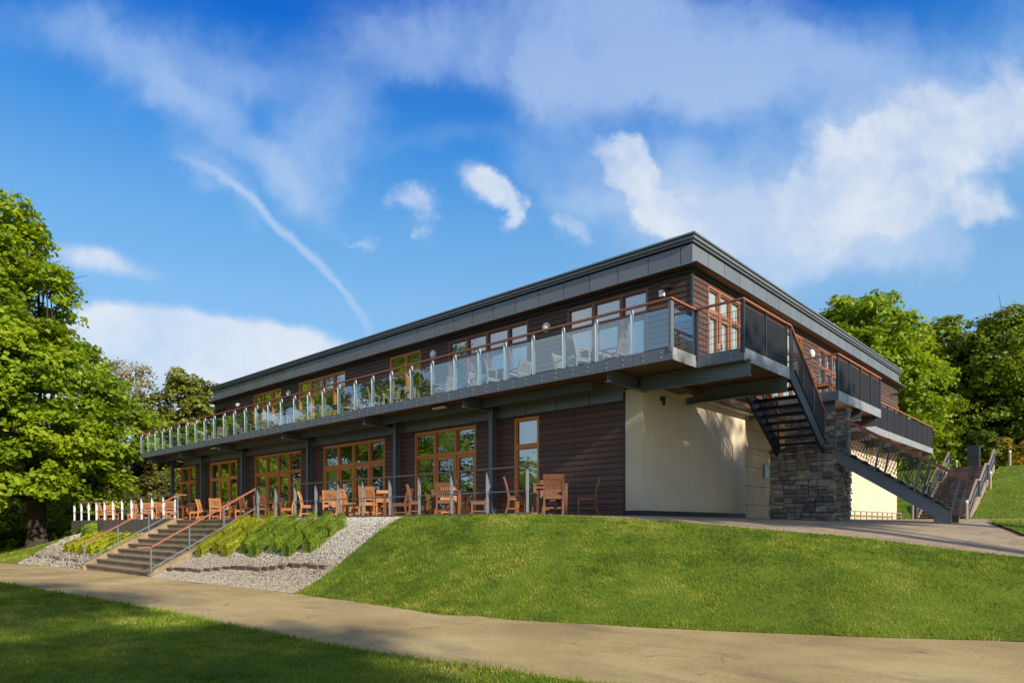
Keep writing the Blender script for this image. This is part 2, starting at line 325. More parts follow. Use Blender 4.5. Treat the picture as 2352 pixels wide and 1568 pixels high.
M['box_yellow'] = mat('box_leaves_yellow', leaf_f((.20, .24, .012), (.38, .41, .016), (.58, .56, .03), .3, noise_s=2))
M['bark'] = mat('bark', varied((.055, .042, .03), .4, 3, .95, bumpscale=14, bs=.9, stretch=(3, 3, .6)))
M['twig'] = mat('twig_bark', varied((.20, .165, .115), .3, 3, .9))
M['deadleaf'] = mat('dead_leaves', varied((.13, .085, .04), .4, 3, .9, isl=.5))
M['core'] = mat('hedge_core', varied((.03, .045, .008), .3, 6, .95))  # core darkened to stand for shade in the hedge gaps
def glass_f(k=.9, base=.42, tint=(.50, .60, .56), wob=.05):
    def f(t):
        p = GP(t)
        bn = t.n('ShaderNodeBump', i_Strength=wob, i_Distance=.16, i_Height=t.noise(scl(t, p, (.9, .9, 2.2)), 1.1, 3))
        lw = t.n('ShaderNodeLayerWeight', i_Blend=.5)
        fac = t.m('ADD', t.m('MULTIPLY', t.m('POWER', lw.outputs['Facing'], 3.2), k), base, clamp=True)
        gl = t.n('ShaderNodeBsdfGlossy', i_Roughness=.0); t.L.new(bn.outputs[0], gl.inputs['Normal']); gl.inputs[0].default_value = (.92, .97, 1, 1)
        tr = t.n('ShaderNodeBsdfTransparent'); tr.inputs[0].default_value = (*tint, 1)
        return t.n('ShaderNodeMixShader', i_0=fac, i_1=tr.outputs[0], i_2=gl.outputs[0]).outputs[0]
    return f
M['glass'] = mat('window_glass', glass_f())
M['glass_clear'] = mat('clear_window_glass', glass_f(.7, .14, (.86, .90, .88), .03))
M['rail_glass'] = mat('balustrade_glass', glass_f(.6, .15, (.84, .94, .97), .0))
M['curtain'] = mat('curtain', varied((.50, .74, .76), .12, 2, .9))
M['blind'] = mat('blind', varied((.62, .66, .58), .08, 2, .8))
M['white'] = mat('white_panel', varied((.78, .78, .77), .05, 2, .5))
M['interior'] = mat('interior_wall', varied((.50, .47, .40), .1, 1, .9))
M['ceiling'] = mat('interior_ceiling', varied((.72, .74, .68), .05, 1, .9))
M['carpet'] = mat('interior_floor', varied((.14, .10, .07), .2, 2, .8))
M['lampglass'] = mat('opal_glass', varied((.85, .84, .80), .03, 2, .25))
M['black'] = mat('black_plastic', varied((.02, .02, .022), .1, 2, .4))
M['bluesign'] = mat('notice_panel', varied((.28, .40, .46), .2, 4, .4))
M['flowerpot'] = mat('orange_planter', varied((.5, .18, .05), .2, 4, .6))

# ------------------------------------------------------------------ geometry helpers ((s, t, z): s runs along the long front to the left, t into the building)
OFF = {}
def tag(o, label=None, cat=None, group=None, kind=None):
    if label: o['label'] = label
    if cat: o['category'] = cat
    if group: o['group'] = group
    if kind: o['kind'] = kind
    return o
def thing(name, loc, label, cat, group=None, rz=0., local=False):
    o = bpy.data.objects.new(name, None); o.empty_display_size = .3; C.objects.link(o)
    o.location = (-loc[0], loc[1], loc[2]); o.rotation_euler = (0, 0, rz)
    OFF[o.name] = Vector((0, 0, 0)) if local else Vector(o.location)
    tag(o, label, cat, group); return o
def link(name, me, parent=None, keep=False):
    o = bpy.data.objects.new(name, me); C.objects.link(o)
    if parent is not None:
        o.parent = parent; OFF[o.name] = OFF[parent.name]
        if not keep: o['_sh'] = 1
        if not keep and OFF[parent.name].length: me.transform(__import__('mathutils').Matrix.Translation(-OFF[parent.name]))
    else: OFF[o.name] = Vector((0, 0, 0))
    return o
class MB:
    def __init__(s, local=False): s.v = []; s.f = []; s.mi = []; s.m = 0; s.k = 1 if local else -1
    def add(s, vs, fs):
        b = len(s.v); s.v += [(s.k*p[0], p[1], p[2]) for p in vs]
        for f in fs: s.f.append(tuple(b+i for i in f)); s.mi.append(s.m)
        return s
    def box(s, a0, a1, b0, b1, c0, c1):
        vs = [(x, y, z) for z in (c0, c1) for y in (b0, b1) for x in (a0, a1)]
        return s.add(vs, [(0, 1, 3, 2), (4, 6, 7, 5), (0, 4, 5, 1), (2, 3, 7, 6), (0, 2, 6, 4), (1, 5, 7, 3)])
    def prism(s, pts, off):
        n = len(pts); o = Vector(off); q = [tuple(Vector(p)+o) for p in pts]
        return s.add(list(pts)+q, [tuple(range(n)), tuple(range(2*n-1, n-1, -1))]+[(i, (i+1) % n, n+(i+1) % n, n+i) for i in range(n)])
    def bar(s, p, q, wd, ht, up=(0, 0, 1)):          # rectangular bar from p to q, wd across, ht along 'up'
        p, q = Vector(p), Vector(q); d = (q-p).normalized(); sx = d.cross(Vector(up))
        if sx.length < 1e-4: sx = d.cross(Vector((0, 1, 0)))
        sx.normalize(); u = sx.cross(d).normalized(); sx = sx*wd/2; u = u*ht/2
        vs = [p-sx-u, p+sx-u, p+sx+u, p-sx+u, q-sx-u, q+sx-u, q+sx+u, q-sx+u]
        return s.add([tuple(x) for x in vs], [(0, 1, 2, 3), (7, 6, 5, 4), (0, 4, 5, 1), (1, 5, 6, 2), (2, 6, 7, 3), (3, 7, 4, 0)])
    def tube(s, pts, rad, n=6):
        pts = [Vector(p) for p in pts]; rings = []
        if not hasattr(rad, '__len__'): rad = [rad]*len(pts)
        for i, p in enumerate(pts):
            d = (pts[min(i+1, len(pts)-1)]-pts[max(i-1, 0)]).normalized()
            a = d.cross(Vector((0, 0, 1))); a = a if a.length > 1e-3 else d.cross(Vector((1, 0, 0))); a.normalize(); b = d.cross(a)
            rings.append([tuple(p+(a*math.cos(2*math.pi*k/n)+b*math.sin(2*math.pi*k/n))*rad[i]) for k in range(n)])
        vs = [v for r in rings for v in r]; fs = []
        for i in range(len(pts)-1):
            for k in range(n): fs.append((i*n+k, i*n+(k+1) % n, (i+1)*n+(k+1) % n, (i+1)*n+k))
        fs += [tuple(range(n-1, -1, -1)), tuple(range((len(pts)-1)*n, len(pts)*n))]
        return s.add(vs, fs)
    def build(s, name, mats, parent=None, smooth=False, bevel=0., keep=False):
        me = bpy.data.meshes.new(name); me.from_pydata(s.v, [], s.f)
        for m in (mats if isinstance(mats, (list, tuple)) else [mats]): me.materials.append(M[m])
        me.polygons.foreach_set('material_index', s.mi)
        bm = bmesh.new(); bm.from_mesh(me); bmesh.ops.recalc_face_normals(bm, faces=bm.faces)
        if bevel: bmesh.ops.bevel(bm, geom=bm.edges[:]+bm.verts[:], offset=bevel, segments=1, affect='EDGES')
        bm.to_mesh(me); bm.free()
        if smooth: me.polygons.foreach_set('use_smooth', [True]*len(me.polygons))
        return link(name, me, parent, keep)
def fastmesh(name, V, F, m, parent=None, keep=False):        # V Nx3 world, F quads/tris array
    me = bpy.data.meshes.new(name); k = F.shape[1]
    me.vertices.add(len(V)); me.vertices.foreach_set('co', V.astype(np.float32).ravel())
    me.loops.add(F.size); me.loops.foreach_set('vertex_index', F.astype(np.int32).ravel())
    me.polygons.add(len(F)); me.polygons.foreach_set('loop_start', np.arange(0, F.size, k, dtype=np.int32))
    me.update(calc_edges=True); me.materials.append(M[m])
    return link(name, me, parent, keep)

# pixel helper for reading positions off a known plane
def rt(x): a = (x-1254)/1653; return (.6782-.7349*a), (.7349+.6782*a)
def S_at(x, t): u, v = rt(x); return t*u/v
def T_at(x, s): u, v = rt(x); return s*v/u

# ------------------------------------------------------------------ terrain
def tps(pts):
    P = np.array(pts, float); X = P[:, :2]; n = len(P)
    r = np.linalg.norm(X[:, None]-X[None], axis=2); K = np.where(r > 0, r*r*np.log(r+1e-9), 0)+np.eye(n)*.5
    A = np.zeros((n+3, n+3)); A[:n, :n] = K; A[:n, n] = 1; A[:n, n+1:] = X; A[n:, :n] = A[:n, n:].T
    b = np.zeros(n+3); b[:n] = P[:, 2]; wv = np.linalg.solve(A, b)
    def f(s, t):
        q = np.stack([s, t], -1); r = np.linalg.norm(q[..., None, :]-X, axis=-1)
        return (np.where(r > 0, r*r*np.log(r+1e-9), 0)@wv[:n])+wv[n]+q@wv[n+1:]
    return f
pav = tps([(9.8, 11.35, 0), (8.7, 11.9, -.05), (7.5, 12.4, -.13), (5.5, 13, -.31), (3.6, 13.7, -.50), (1.4, 14.4, -.80), (-3, 15.5, -1.1), (3.2, 19.3, -.21), (5.94, 19.2, -.12), (8.9, 14.4, 0), (8.9, 20.2, 0),
           (10, 12, 0), (10, 25, 0), (8.44, 36, .03), (0, 42, 0), (7.5, 42, .03), (-5, 22, -.55), (-5, 32, -.12), (0, 28, -.08), (3, 24, -.13), (12, 14, 0), (10, 42, 0), (5, 30, 0)])
FAR_S = [-30, -6, 1.09, 2.65, 5.24, 8.46, 14.2, 22.8, 29.6, 42, 60, 90]; FAR_T = [26, 15.5, 11.0, 10.0, 8.75, 7.65, 8.0, 7.83, 8.0, 7.5, 7, 6]
NEAR_S = [-30, -6, 2, 3.87, 5.68, 7.1, 12.3, 23.5, 45, 90]; NEAR_T = [20, 9, 6.0, 5.27, 4.97, 4.73, 4.67, 4.2, 3.5, 2]
TOP_S = [-30, -6, 1.4, 3.6, 7.5, 9.8, 44.4, 60, 90]; TOP_T = [34, 17.5, 14.4, 13.7, 12.4, 11.30, 11.30, 11.3, 11.3]
def tfar(s): return np.interp(s, FAR_S, FAR_T)
def tnear(s): return np.interp(s, NEAR_S, NEAR_T)
def ttop(s): return np.interp(s, TOP_S, TOP_T)
def zpath(s): return -1.75-.0002*np.clip(s, 0, 48)**2
def Hill(s, t):
    r = np.clip((t-41.2)/10.5, 0, 1); return 3.45*(r*.6+.4*r*r*(3-2*r))*np.interp(s, [15, 40], [1, .3])
def H(s, t):
    s = np.asarray(s, float); t = np.asarray(t, float); s, t = np.broadcast_arrays(s, t)
    zp = zpath(s); tf = tfar(s); tt = ttop(s)
    ztop_edge = np.where(s < 10, pav(np.clip(s, -8, 10), np.minimum(tt, 40)), 0.)
    ztop_edge = np.where(s > 30, np.interp(s, [30, 42, 49, 60], [-.55, -.6, -1.45, -1.9]), ztop_edge)
    r = np.clip((t-tf)/(tt-tf), 0, 1); f = .55*r+.45*r*r*(3-2*r)
    f = np.where(s < 12, np.sin(r*math.pi/2)*.5+f*.5, f)
    z = zp+(ztop_edge-zp)*f
    up = np.where(s < 10, np.where(t < 42, pav(np.clip(s, -8, 10), np.clip(t, 10, 42)), .03), 0.)
    up = np.where(s > 44.4, ztop_edge-.02*np.clip(t-11.3, 0, 20), up)
    z = np.where(t > tt, up, z)
    z = z+np.where(t > 41.2, Hill(s, t), 0)
    tn = tnear(s); z = np.where(t < tn, zp+.03*np.clip(tn-t, 0, 1)+.012*np.clip(tn-t, 0, 30)-.0*s, z)
    return z
def Hz(s, t): return float(H(s, t))
def sheet(name, poly, step, off, m, kind='structure', hf=H, jag=0., smooth=True):
    pts = []; n = len(poly)
    for i in range(n):
        p, q = np.array(poly[i]), np.array(poly[(i+1) % n]); k = max(1, int(np.linalg.norm(q-p)/min(step, .5)))
        for j in range(k):
            c = p+(q-p)*j/k
            if jag and j: c = c+rng.normal(0, jag, 2)
            pts.append(tuple(c))
    nb = len(pts); edges = [(i, (i+1) % nb) for i in range(nb)]
    A = np.array(poly); s0, t0 = A.min(0); s1, t1 = A.max(0)
    gs, gt = np.meshgrid(np.arange(s0+step/2, s1, step), np.arange(t0+step/2, t1, step)); Gp = np.stack([gs.ravel(), gt.ravel()], 1)
    Gp = Gp[inside(Gp, np.array(pts))]
    allp = [Vector(p) for p in pts]+[Vector(p) for p in Gp]
    v, e, f, *_ = delaunay_2d_cdt(allp, edges, [], 1, 1e-4)
    vv = np.array([(p[0], p[1]) for p in v]); z = hf(vv[:, 0], vv[:, 1])+off
    me = bpy.data.meshes.new(name); me.from_pydata([(-a, b, c) for (a, b), c in zip(vv, z)], [], [tuple(reversed(x)) for x in f])
    bm = bmesh.new(); bm.from_mesh(me); bmesh.ops.recalc_face_normals(bm, faces=bm.faces)
    bm.faces.ensure_lookup_table()
    if sum(fc.normal.z for fc in bm.faces) < 0: bmesh.ops.reverse_faces(bm, faces=bm.faces)
    bm.to_mesh(me); bm.free(); me.materials.append(M[m])
    if smooth: me.polygons.foreach_set('use_smooth', [True]*len(me.polygons))
    o = link(name, me); o['kind'] = kind; return o
def inside(P, poly):
    x, y = P[:, 0], P[:, 1]; res = np.zeros(len(P), bool); n = len(poly); j = n-1
    for i in range(n):
        xi, yi = poly[i]; xj, yj = poly[j]
        c = ((yi > y) != (yj > y)) & (x < (xj-xi)*(y-yi)/(yj-yi+1e-12)+xi); res ^= c; j = i
    return res
ss = lambda a, b, n: list(np.linspace(a, b, n))
# base ground to the horizon
gx = np.array(sorted(set(list(np.arange(-40, 80, 1.5))+[-900, -500, -250, -120, -70, 100, 140, 220, 400, 900]))); gy = np.array(sorted(set(list(np.arange(-30, 80, 1.5))+[-900, -400, -150, -70, 100, 140, 220, 400, 900])))
GS, GTt = np.meshgrid(gx, gy, indexing='ij'); Z = H(np.clip(GS, -30, 90), np.clip(GTt, -20, 80))
dep = np.where((GS > -20) & (GS < 46) & (GTt > 2) & (GTt < 43), .75, .10); Z = Z-dep
V = np.stack([-GS.ravel(), GTt.ravel(), Z.ravel()], 1); ny = len(gy)
idx = np.array([(i*ny+j, i*ny+j+1, (i+1)*ny+j+1, (i+1)*ny+j) for i in range(len(gx)-1) for j in range(ny-1)])
g0 = fastmesh('ground', V, idx, 'woodfloor'); g0['kind'] = 'structure'
fs = ss(-12, 60, 60)
path_poly = [(s, float(tfar(s))+.05) for s in fs]+[(s, float(tnear(s))-.05) for s in reversed(fs)]
sheet('path', path_poly, .6, -.02, 'path')
lawn_near = [(s, float(tnear(s))) for s in fs]+[(60, -14), (-12, -14)]
sheet('lawn', lawn_near, .5, .0, 'lawn', jag=.03)
bs_ = ss(14.2, -12, 40)
bank_poly = [(s, float(tfar(s))) for s in bs_]+[(s, float(ttop(s))) for s in reversed(ss(14.4, -12, 40))]
sheet('lawn_bank', bank_poly, .3, .0, 'lawn', jag=.02)
bedR = [(s, float(tfar(s))-.03) for s in ss(22.62, 14.15, 14)]+[(14.35, 11.32), (22.62, 11.32)]
sheet('gravel_bed', bedR, .2, -.006, 'gravel')
bedL = [(s, float(tfar(s))-.03) for s in ss(39.5, 29.8, 14)]+[(29.8, 11.32), (42.5, 11.32), (42.0, 9.6)]
sheet('gravel_bed', bedL, .2, -.006, 'gravel')
lawnL = [(s, float(tfar(s))) for s in ss(60, 39.5, 14)]+[(42.0, 9.6), (42.5, 11.32), (44.6, 11.32), (52, 12), (60, 12)]
sheet('lawn_strip', lawnL, .4, .0, 'lawn', jag=.03)
terr = [(44.4, 11.33)]+[(s, float(ttop(s))-.02) for s in ss(10, -12, 30)]+[(-12, 41.3), (44.4, 41.3)]
sheet('terrace_paving', terr, .6, .003, 'paving')
corner = [(2.95, 22.3), (2.4, 19.5), (1.7, 17.6), (-6, 16.4), (-12, 30), (1.0, 27.5), (2.3, 25)]
sheet('lawn_corner', corner, .5, .05, 'lawn', jag=.02)
hillp = [(-40, 41.2), (6.2, 41.2), (6.2, 52), (8.75, 52), (8.75, 41.2), (30, 41.2), (30, 78), (-40, 78)]
sheet('hillside', hillp, .9, .01, 'lawn', jag=.02)

# grass blades
def blades(name, poly, dens, h, wd, near=None, falloff=0, hf=H, off=0.):
    A = np.array(poly); s0, t0 = A.min(0); s1, t1 = A.max(0)
    n = int((s1-s0)*(t1-t0)*dens); P = rng.uniform((s0, t0), (s1, t1), (n, 2)); P = P[inside(P, A)]
    X = -P[:, 0]*CU+P[:, 1]*CV; Y = P[:, 0]*CV+P[:, 1]*CU
    vis = (Y > 4.5) & (np.abs(X) < Y*.80+1.0); P = P[vis]; Y = Y[vis]
    if falloff:
        k = rng.random(len(P)) < np.clip((falloff/Y)**1.7, 0, 1); P = P[k]; Y = Y[k]
    n = len(P); z = hf(P[:, 0], P[:, 1])+off; a = rng.uniform(0, 2*np.pi, n)
    sz = np.clip(Y/9, 1, 3.0) if falloff else np.ones(n)
    tuft = .75+.5*np.sin(P[:, 0]*3.1+np.sin(P[:, 1]*2.3)*2)*np.sin(P[:, 1]*2.7)*.5+rng.normal(0, .22, n)
    hh = h*np.clip(tuft, .35, 1.6)*np.clip(sz, 1, 1.35); ww = wd*rng.uniform(.6, 1.3, n)*sz
    lean = rng.uniform(.1, .9, n)*hh; la = rng.uniform(0, 2*np.pi, n)
    B = np.stack([-P[:, 0], P[:, 1], z-.005], 1); dx = np.stack([np.cos(a)*ww, np.sin(a)*ww, 0*a], 1)
    Tp = B+np.stack([np.cos(la)*lean, np.sin(la)*lean, hh], 1)
    V = np.stack([B-dx, B+dx, Tp], 1).reshape(-1, 3); F = np.arange(len(V)).reshape(-1, 3)
    o = fastmesh(name, V, F, 'grass'); o['kind'] = 'stuff'; return o
tag(blades('grass', lawn_near, 1500, .05, .0055, falloff=8.5), 'short mown grass in the lower left foreground, before the path', 'grass')
tag(blades('grass', bank_poly, 2300, .038, .0055, falloff=12), 'short grass covering the sloping bank below the paving', 'grass')
tag(blades('grass', lawnL, 300, .08, .014), 'grass on the slope left of the gravel bed', 'grass')
tag(blades('grass', hillp, 40, .12, .03), 'grass on the rising hillside behind the building', 'grass')
tag(blades('grass', corner, 500, .05, .01, off=.05), 'grass on the small lawn corner at the right edge', 'grass')
edge1 = [(s, float(tnear(s))+.03) for s in ss(-2, 40, 80)]+[(s, float(tnear(s))-.22) for s in ss(40, -2, 80)]
tag(blades('grass', edge1, 900, .085, .006, falloff=8), 'longer ragged grass along the near edge of the path', 'grass')
edge2 = [(s, float(tfar(s))-.04) for s in ss(-2, 14.2, 60)]+[(s, float(tfar(s))+.16) for s in ss(14.2, -2, 60)]
tag(blades('grass', edge2, 900, .06, .006, falloff=11), 'ragged grass fringe where the bank meets the path', 'grass')
def specks(name, poly, n, size, off):
    A = np.array(poly); s0, t0 = A.min(0); s1, t1 = A.max(0); P = rng.uniform((s0, t0), (s1, t1), (n, 2)); P = P[inside(P, A)]; n = len(P)
    c = np.stack([-P[:, 0], P[:, 1], H(P[:, 0], P[:, 1])+off], 1); a = rng.uniform(0, 6.28, n); sz = (size*rng.uniform(.4, 1.3, n))[:, None]
    U_ = np.stack([np.cos(a), np.sin(a), rng.normal(0, .25, n)], 1)*sz; W_ = np.stack([-np.sin(a), np.cos(a), rng.normal(0, .25, n)], 1)*sz*.6
    V = np.stack([c-U_, c+W_, c+U_, c-W_], 1).reshape(-1, 3); o = fastmesh(name, V, np.arange(4*n).reshape(-1, 4), 'deadleaf'); o['kind'] = 'stuff'; return o
tag(specks('leaf_litter', path_poly, 1500, .022, .0), 'scattered dry leaves and bits on the path', 'litter')
tag(specks('leaf_litter', terr[:34], 900, .02, .02), 'scattered dry leaves and bits on the paving', 'litter')
# loose pebbles
def pebbles(name, poly, n, r, off=0.):
    A = np.array(poly); s0, t0 = A.min(0); s1, t1 = A.max(0); P = rng.uniform((s0, t0), (s1, t1), (n, 2)); P = P[inside(P, A)]; n = len(P)
    z = H(P[:, 0], P[:, 1]); c = np.stack([-P[:, 0], P[:, 1], z+off], 1)
    o8 = np.array([(1, 0, 0), (0, 1, 0), (-1, 0, 0), (0, -1, 0), (0, 0, .8), (0, 0, -.6)], float)
    rr = rng.uniform(.5, 1.3, (n, 1, 1))*r; jit = rng.uniform(.6, 1.25, (n, 6, 1)); a = rng.uniform(0, 6.28, n)
    Rm = np.zeros((n, 3, 3)); Rm[:, 0, 0] = np.cos(a); Rm[:, 0, 1] = -np.sin(a); Rm[:, 1, 0] = np.sin(a); Rm[:, 1, 1] = np.cos(a); Rm[:, 2, 2] = 1
    V = np.einsum('nij,kj->nki', Rm, o8)*rr*jit+c[:, None]
    f = np.array([(0, 1, 4), (1, 2, 4), (2, 3, 4), (3, 0, 4), (1, 0, 5), (2, 1, 5), (3, 2, 5), (0, 3, 5)])
    F = (f[None]+np.arange(n)[:, None, None]*6).reshape(-1, 3)
    o = fastmesh(name, V.reshape(-1, 3), F, 'pebble'); o['kind'] = 'stuff'; return o
tag(pebbles('gravel', bedR, 60000, .015), 'loose pale gravel in the bed right of the steps', 'gravel')
tag(pebbles('gravel', bedL, 9000, .03), 'loose pale gravel in the bed left of the steps', 'gravel')
# ------------------------------------------------------------------ building
bld = thing('pavilion_building', (8.44, 14.4, 0), 'two-storey flat-roofed pavilion clad in dark timber, zinc and cream render', 'building')
TU, TL, SR, SRL = 16.0, 14.4, 8.44, 8.9      # upper front, lower front, upper right, lower right planes
SE = 36.72; TE = 36.6
ZF = 3.59                                      # upper floor
PT = .975
def front(T):                                 # a along s, d outwards, z
    return lambda a, d, z: (a, T-d, z)
def side(S):
    return lambda a, d, z: (S-d, a, z)
def fbox(mb, F, a0, a1, d0, d1, z0, z1):
    p = F(a0, d0, z0); q = F(a1, d1, z1)
    return mb.box(min(p[0], q[0]), max(p[0], q[0]), min(p[1], q[1]), max(p[1], q[1]), z0, z1)
def rects(a0, a1, z0, z1, ops):
    r = []; cur = a0
    for (o0, o1, b, t) in sorted(ops):
        if o0 > cur+.01: r.append((cur, o0, z0, z1))
        if b > z0+.01: r.append((o0, o1, z0, b))
        if t < z1-.01: r.append((o0, o1, t, z1))
        cur = o1
    if cur < a1-.01: r.append((cur, a1, z0, z1))
    return r
def boards(mb, F, a0, a1, z0, z1, pitch=3.66):
    g = [a0]; k = math.ceil((a0+.2)/pitch)*pitch
    while k < a1-.25: g.append(k); k += pitch
    g.append(a1)
    for x0, x1 in zip(g[:-1], g[1:]):
        x0 += .004; x1 -= .004; z = z0; n = math.floor(z0/.15+1e-6)
        while z < z1-.005:
            zt = min(z1, (n+1)*.15)
            j = random.uniform(-.0015, .0015)
            b0, b1 = .034+j, .016+j
            pts = [F(x0, .001, z), F(x0, b0, z+.012), F(x0, b0-.002, z+.02), F(x0, b1, zt), F(x0, .001, zt)]
            q = [F(x1, *c) for c in ((.001, z), (b0, z+.012), (b0-.002, z+.02), (b1, zt), (.001, zt))]
            mb.add(pts+q, [(0, 1, 2, 3, 4), (9, 8, 7, 6, 5)]+[(i, (i+1) % 5, 5+(i+1) % 5, 5+i) for i in range(5)])
            z = zt; n += 1
def window(name, F, cuts, z0, z1, tr, doors=(), frame='frame_wood', curtain=None, blind=None, label=None, bd=-.30):
    cuts = sorted(cuts); a0, a1 = cuts[0], cuts[-1]; mb = MB(); D0, D1 = -.13, .015
    # cheeks of the opening in dark metal, just outside the timber
    w = .065
    fbox(mb, F, a0, a0+w, D0, D1, z0, z1); fbox(mb, F, a1-w, a1, D0, D1, z0, z1)
    fbox(mb, F, a0+w, a1-w, D0, D1, z1-w, z1); fbox(mb, F, a0+w, a1-w, D0, D1, z0, z0+w)
    for c in cuts[1:-1]: fbox(mb, F, c-.045, c+.045, D0, D1, z0+w, z1-w)
    edges = [a0+w]+[x for c in cuts[1:-1] for x in (c-.045, c+.045)]+[a1-w]
    bays = [(edges[2*i], edges[2*i+1]) for i in range(len(cuts)-1)]
    gl = MB()
    for i, (b0, b1) in enumerate(bays):
        dr = i in doors
        if tr: fbox(mb, F, b0, b1, D0, D1-.004, tr-.045, tr+.045)
        sp = [(z0+w, (tr or z1)-.045 if tr else z1-w)]
        if tr: sp.append((tr+.045, z1-w))
        for j, (q0, q1) in enumerate(sp):
            wd = .10 if (dr and j == 0) else .032; D2 = D1-.03
            bo = .2 if (dr and j == 0) else wd
            fbox(mb, F, b0, b0+wd, D0+.03, D2, q0, q1); fbox(mb, F, b1-wd, b1, D0+.03, D2, q0, q1)
            fbox(mb, F, b0+wd, b1-wd, D0+.03, D2, q0, q0+bo); fbox(mb, F, b0+wd, b1-wd, D0+.03, D2, q1-wd, q1)
            x0, x1 = b0+wd-.005, b1-wd+.005
            gl.add([F(x0, -.055, q0+bo-.005), F(x1, -.055, q0+bo-.005), F(x1, -.055, q1-wd+.005), F(x0, -.055, q1-wd+.005)], [(0, 1, 2, 3)])
    o = mb.build(name, frame, bld); o['label'] = label or 'timber framed glazing'
    gl.build('pane', 'glass_clear' if bd > -.2 else 'glass', o, keep=True); OFF_fix(o)
    if doors:
        for i in doors:
            h = MB(); b0, b1 = bays[i]; x = b0+.05 if i % 2 else b1-.05
            fbox(h, F, x-.012, x+.012, D1-.03, D1+.04, z0+1.0, z0+1.16)
            h.build('handle', 'bolt', o, keep=True); OFF_fix(o)
    if curtain:
        for (c0, c1) in curtain:
            cb = MB(); n = max(8, int((c1-c0)/.025)); vs = []
            for k in range(n+1):
                x = c0+(c1-c0)*k/n; d = -.24+.045*math.sin(x*52)+.015*math.sin(x*23)
                vs += [F(x, d, z0+.04), F(x, d, z1+.05)]
            cb.add(vs, [(2*k, 2*k+2, 2*k+3, 2*k+1) for k in range(n)])
            cb.build('curtain', 'curtain', o, smooth=True, keep=True); OFF_fix(o)
    if blind:
        for (c0, c1, q0, q1) in blind:
            cb = MB(); fbox(cb, F, c0, c1, bd, bd+.012, q0, q1); cb.build('blind', 'blind', o, keep=True); OFF_fix(o)
    return o
def OFF_fix(parent):            # children meshes of a part: shift into the thing's frame
    ch = [c for c in bpy.data.objects if c.parent == parent and not c.get('_sh')]
    for c in ch:
        c.data.transform(__import__('mathutils').Matrix.Translation(-OFF[parent.name])); c['_sh'] = 1
def S_(x, T): return S_at(x, T)
ZH = 6.23
U = [dict(c=[1389.8, 1453.7, 1522.4, 1588.8], doors=(1, 2)), dict(c=[1099, 1144.9, 1193, 1246, 1295], doors=(1, 2)), dict(c=[956, 995, 1031], doors=(0,)),
     dict(c=[733, 761, 790, 818, 847], doors=(1, 2)), dict(c=[622, 644, 667, 690], doors=(1,))]
Lw = [dict(c=[1261, 1321], doors=()), dict(c=[1017, 1065, 1116, 1167], doors=(1, 2)), dict(c=[793, 829, 866, 905, 944], doors=(0, 1, 2, 3)), dict(c=[625, 653.5, 681, 709.5, 738], doors=(1, 2)),
      dict(c=[515, 536.5, 562, 582], doors=(1,)), dict(c=[443, 463, 480], doors=())]
opU = []; opL = []
labU = ['upper glazed doors with pale curtains nearest the corner balcony', 'upper glazed doors with four panes', 'upper narrow glazed pair', 'upper glazed doors with four panes reflecting trees', 'upper three-pane glazing near the far end']
for i, q in enumerate(U):
    c = sorted(S_(x, TU) for x in q['c']); opU.append((c[0], c[-1], ZF+.02, ZH))
    cur = None; bl = None; w_ = c[-1]-c[0]
    if i == 0: cur = [(c[0]+.02, c[0]+.75), (c[-1]-.85, c[-1]-.02)]; bl = [(c[0]+.1, c[-1]-.9, 5.62, 6.18)]
    if i == 1: cur = [(c[0]+.05, c[0]+.55)]; bl = [(c[0]+.1, c[-1]-1.3, 5.62, 6.18)]
    if i in (2, 3): bl = [(c[0]+.1, c[-1]-.8, 5.75, 6.18)]
    n = len(c)-1; dr = [n-1-k for k in q['doors']]
    window('glazed_door', front(TU), c, ZF+.02, ZH, 5.55, dr, 'frame_red' if i < 2 else 'frame_wood', cur, bl, labU[i])
labL = ['tall narrow window with a pale curtain', 'three-bay glazed doors near the narrow window', 'four glazed timber door leaves', 'four glazed timber door leaves', 'three-bay glazed doors', 'two-bay window at the far left end']
for i, q in enumerate(Lw):
    c = sorted(S_(x, TL) for x in q['c']); opL.append((c[0], c[-1], .05, 2.83))
    cur = None; bl = None
    if i == 0: cur = [(c[0]+.02, c[0]+.75)]
    if i == 1: bl = [(c[0]+.1, c[-1]-.3, 2.32, 2.62)]
    if i == 2: cur = [(c[0]+.05, c[0]+.5), (c[-1]-.5, c[-1]-.05)]
    if i == 3: cur = [(c[-1]-.6, c[-1]-.05)]
    if i in (4, 5): cur = [(c[-1]-.7, c[-1]-.05)]; bl = [(c[0]+.1, c[0]+.9, 2.1, 2.7)]
    n = len(c)-1; dr = [n-1-k for k in q['doors']]
    window('glazed_door' if q['doors'] else 'window', front(TL), c, .05, 2.83, 2.01, dr, 'frame_wood', cur, bl, labL[i])
opR = []
for (t0, t1, nb, drs, lb) in ((16.9, 19.0, 3, (0, 1), 'glazed doors in the right hand gable beside the corner'), (19.5, 23.9, 5, (1, 2), 'long run of glazing over the steel stair'), (25.5, 28.6, 4, (1, 2), 'glazed doors opening onto the middle balcony'), (29.8, 33.0, 4, (1, 2), 'glazed doors behind the far balcony')):
    c = list(np.linspace(t0, t1, nb+1)); opR.append((t0, t1, ZF+.02, ZH))
    window('glazed_door', side(SR), c, ZF+.02, ZH, 5.55, drs, 'frame_red', [(t0+.1, t1-.1)] if t0 > 25 and t0 < 26 else None, [(t0+.08, t1-.08, ZF+.1, 6.15)] if t0 < 20 else None, lb, bd=-.10)
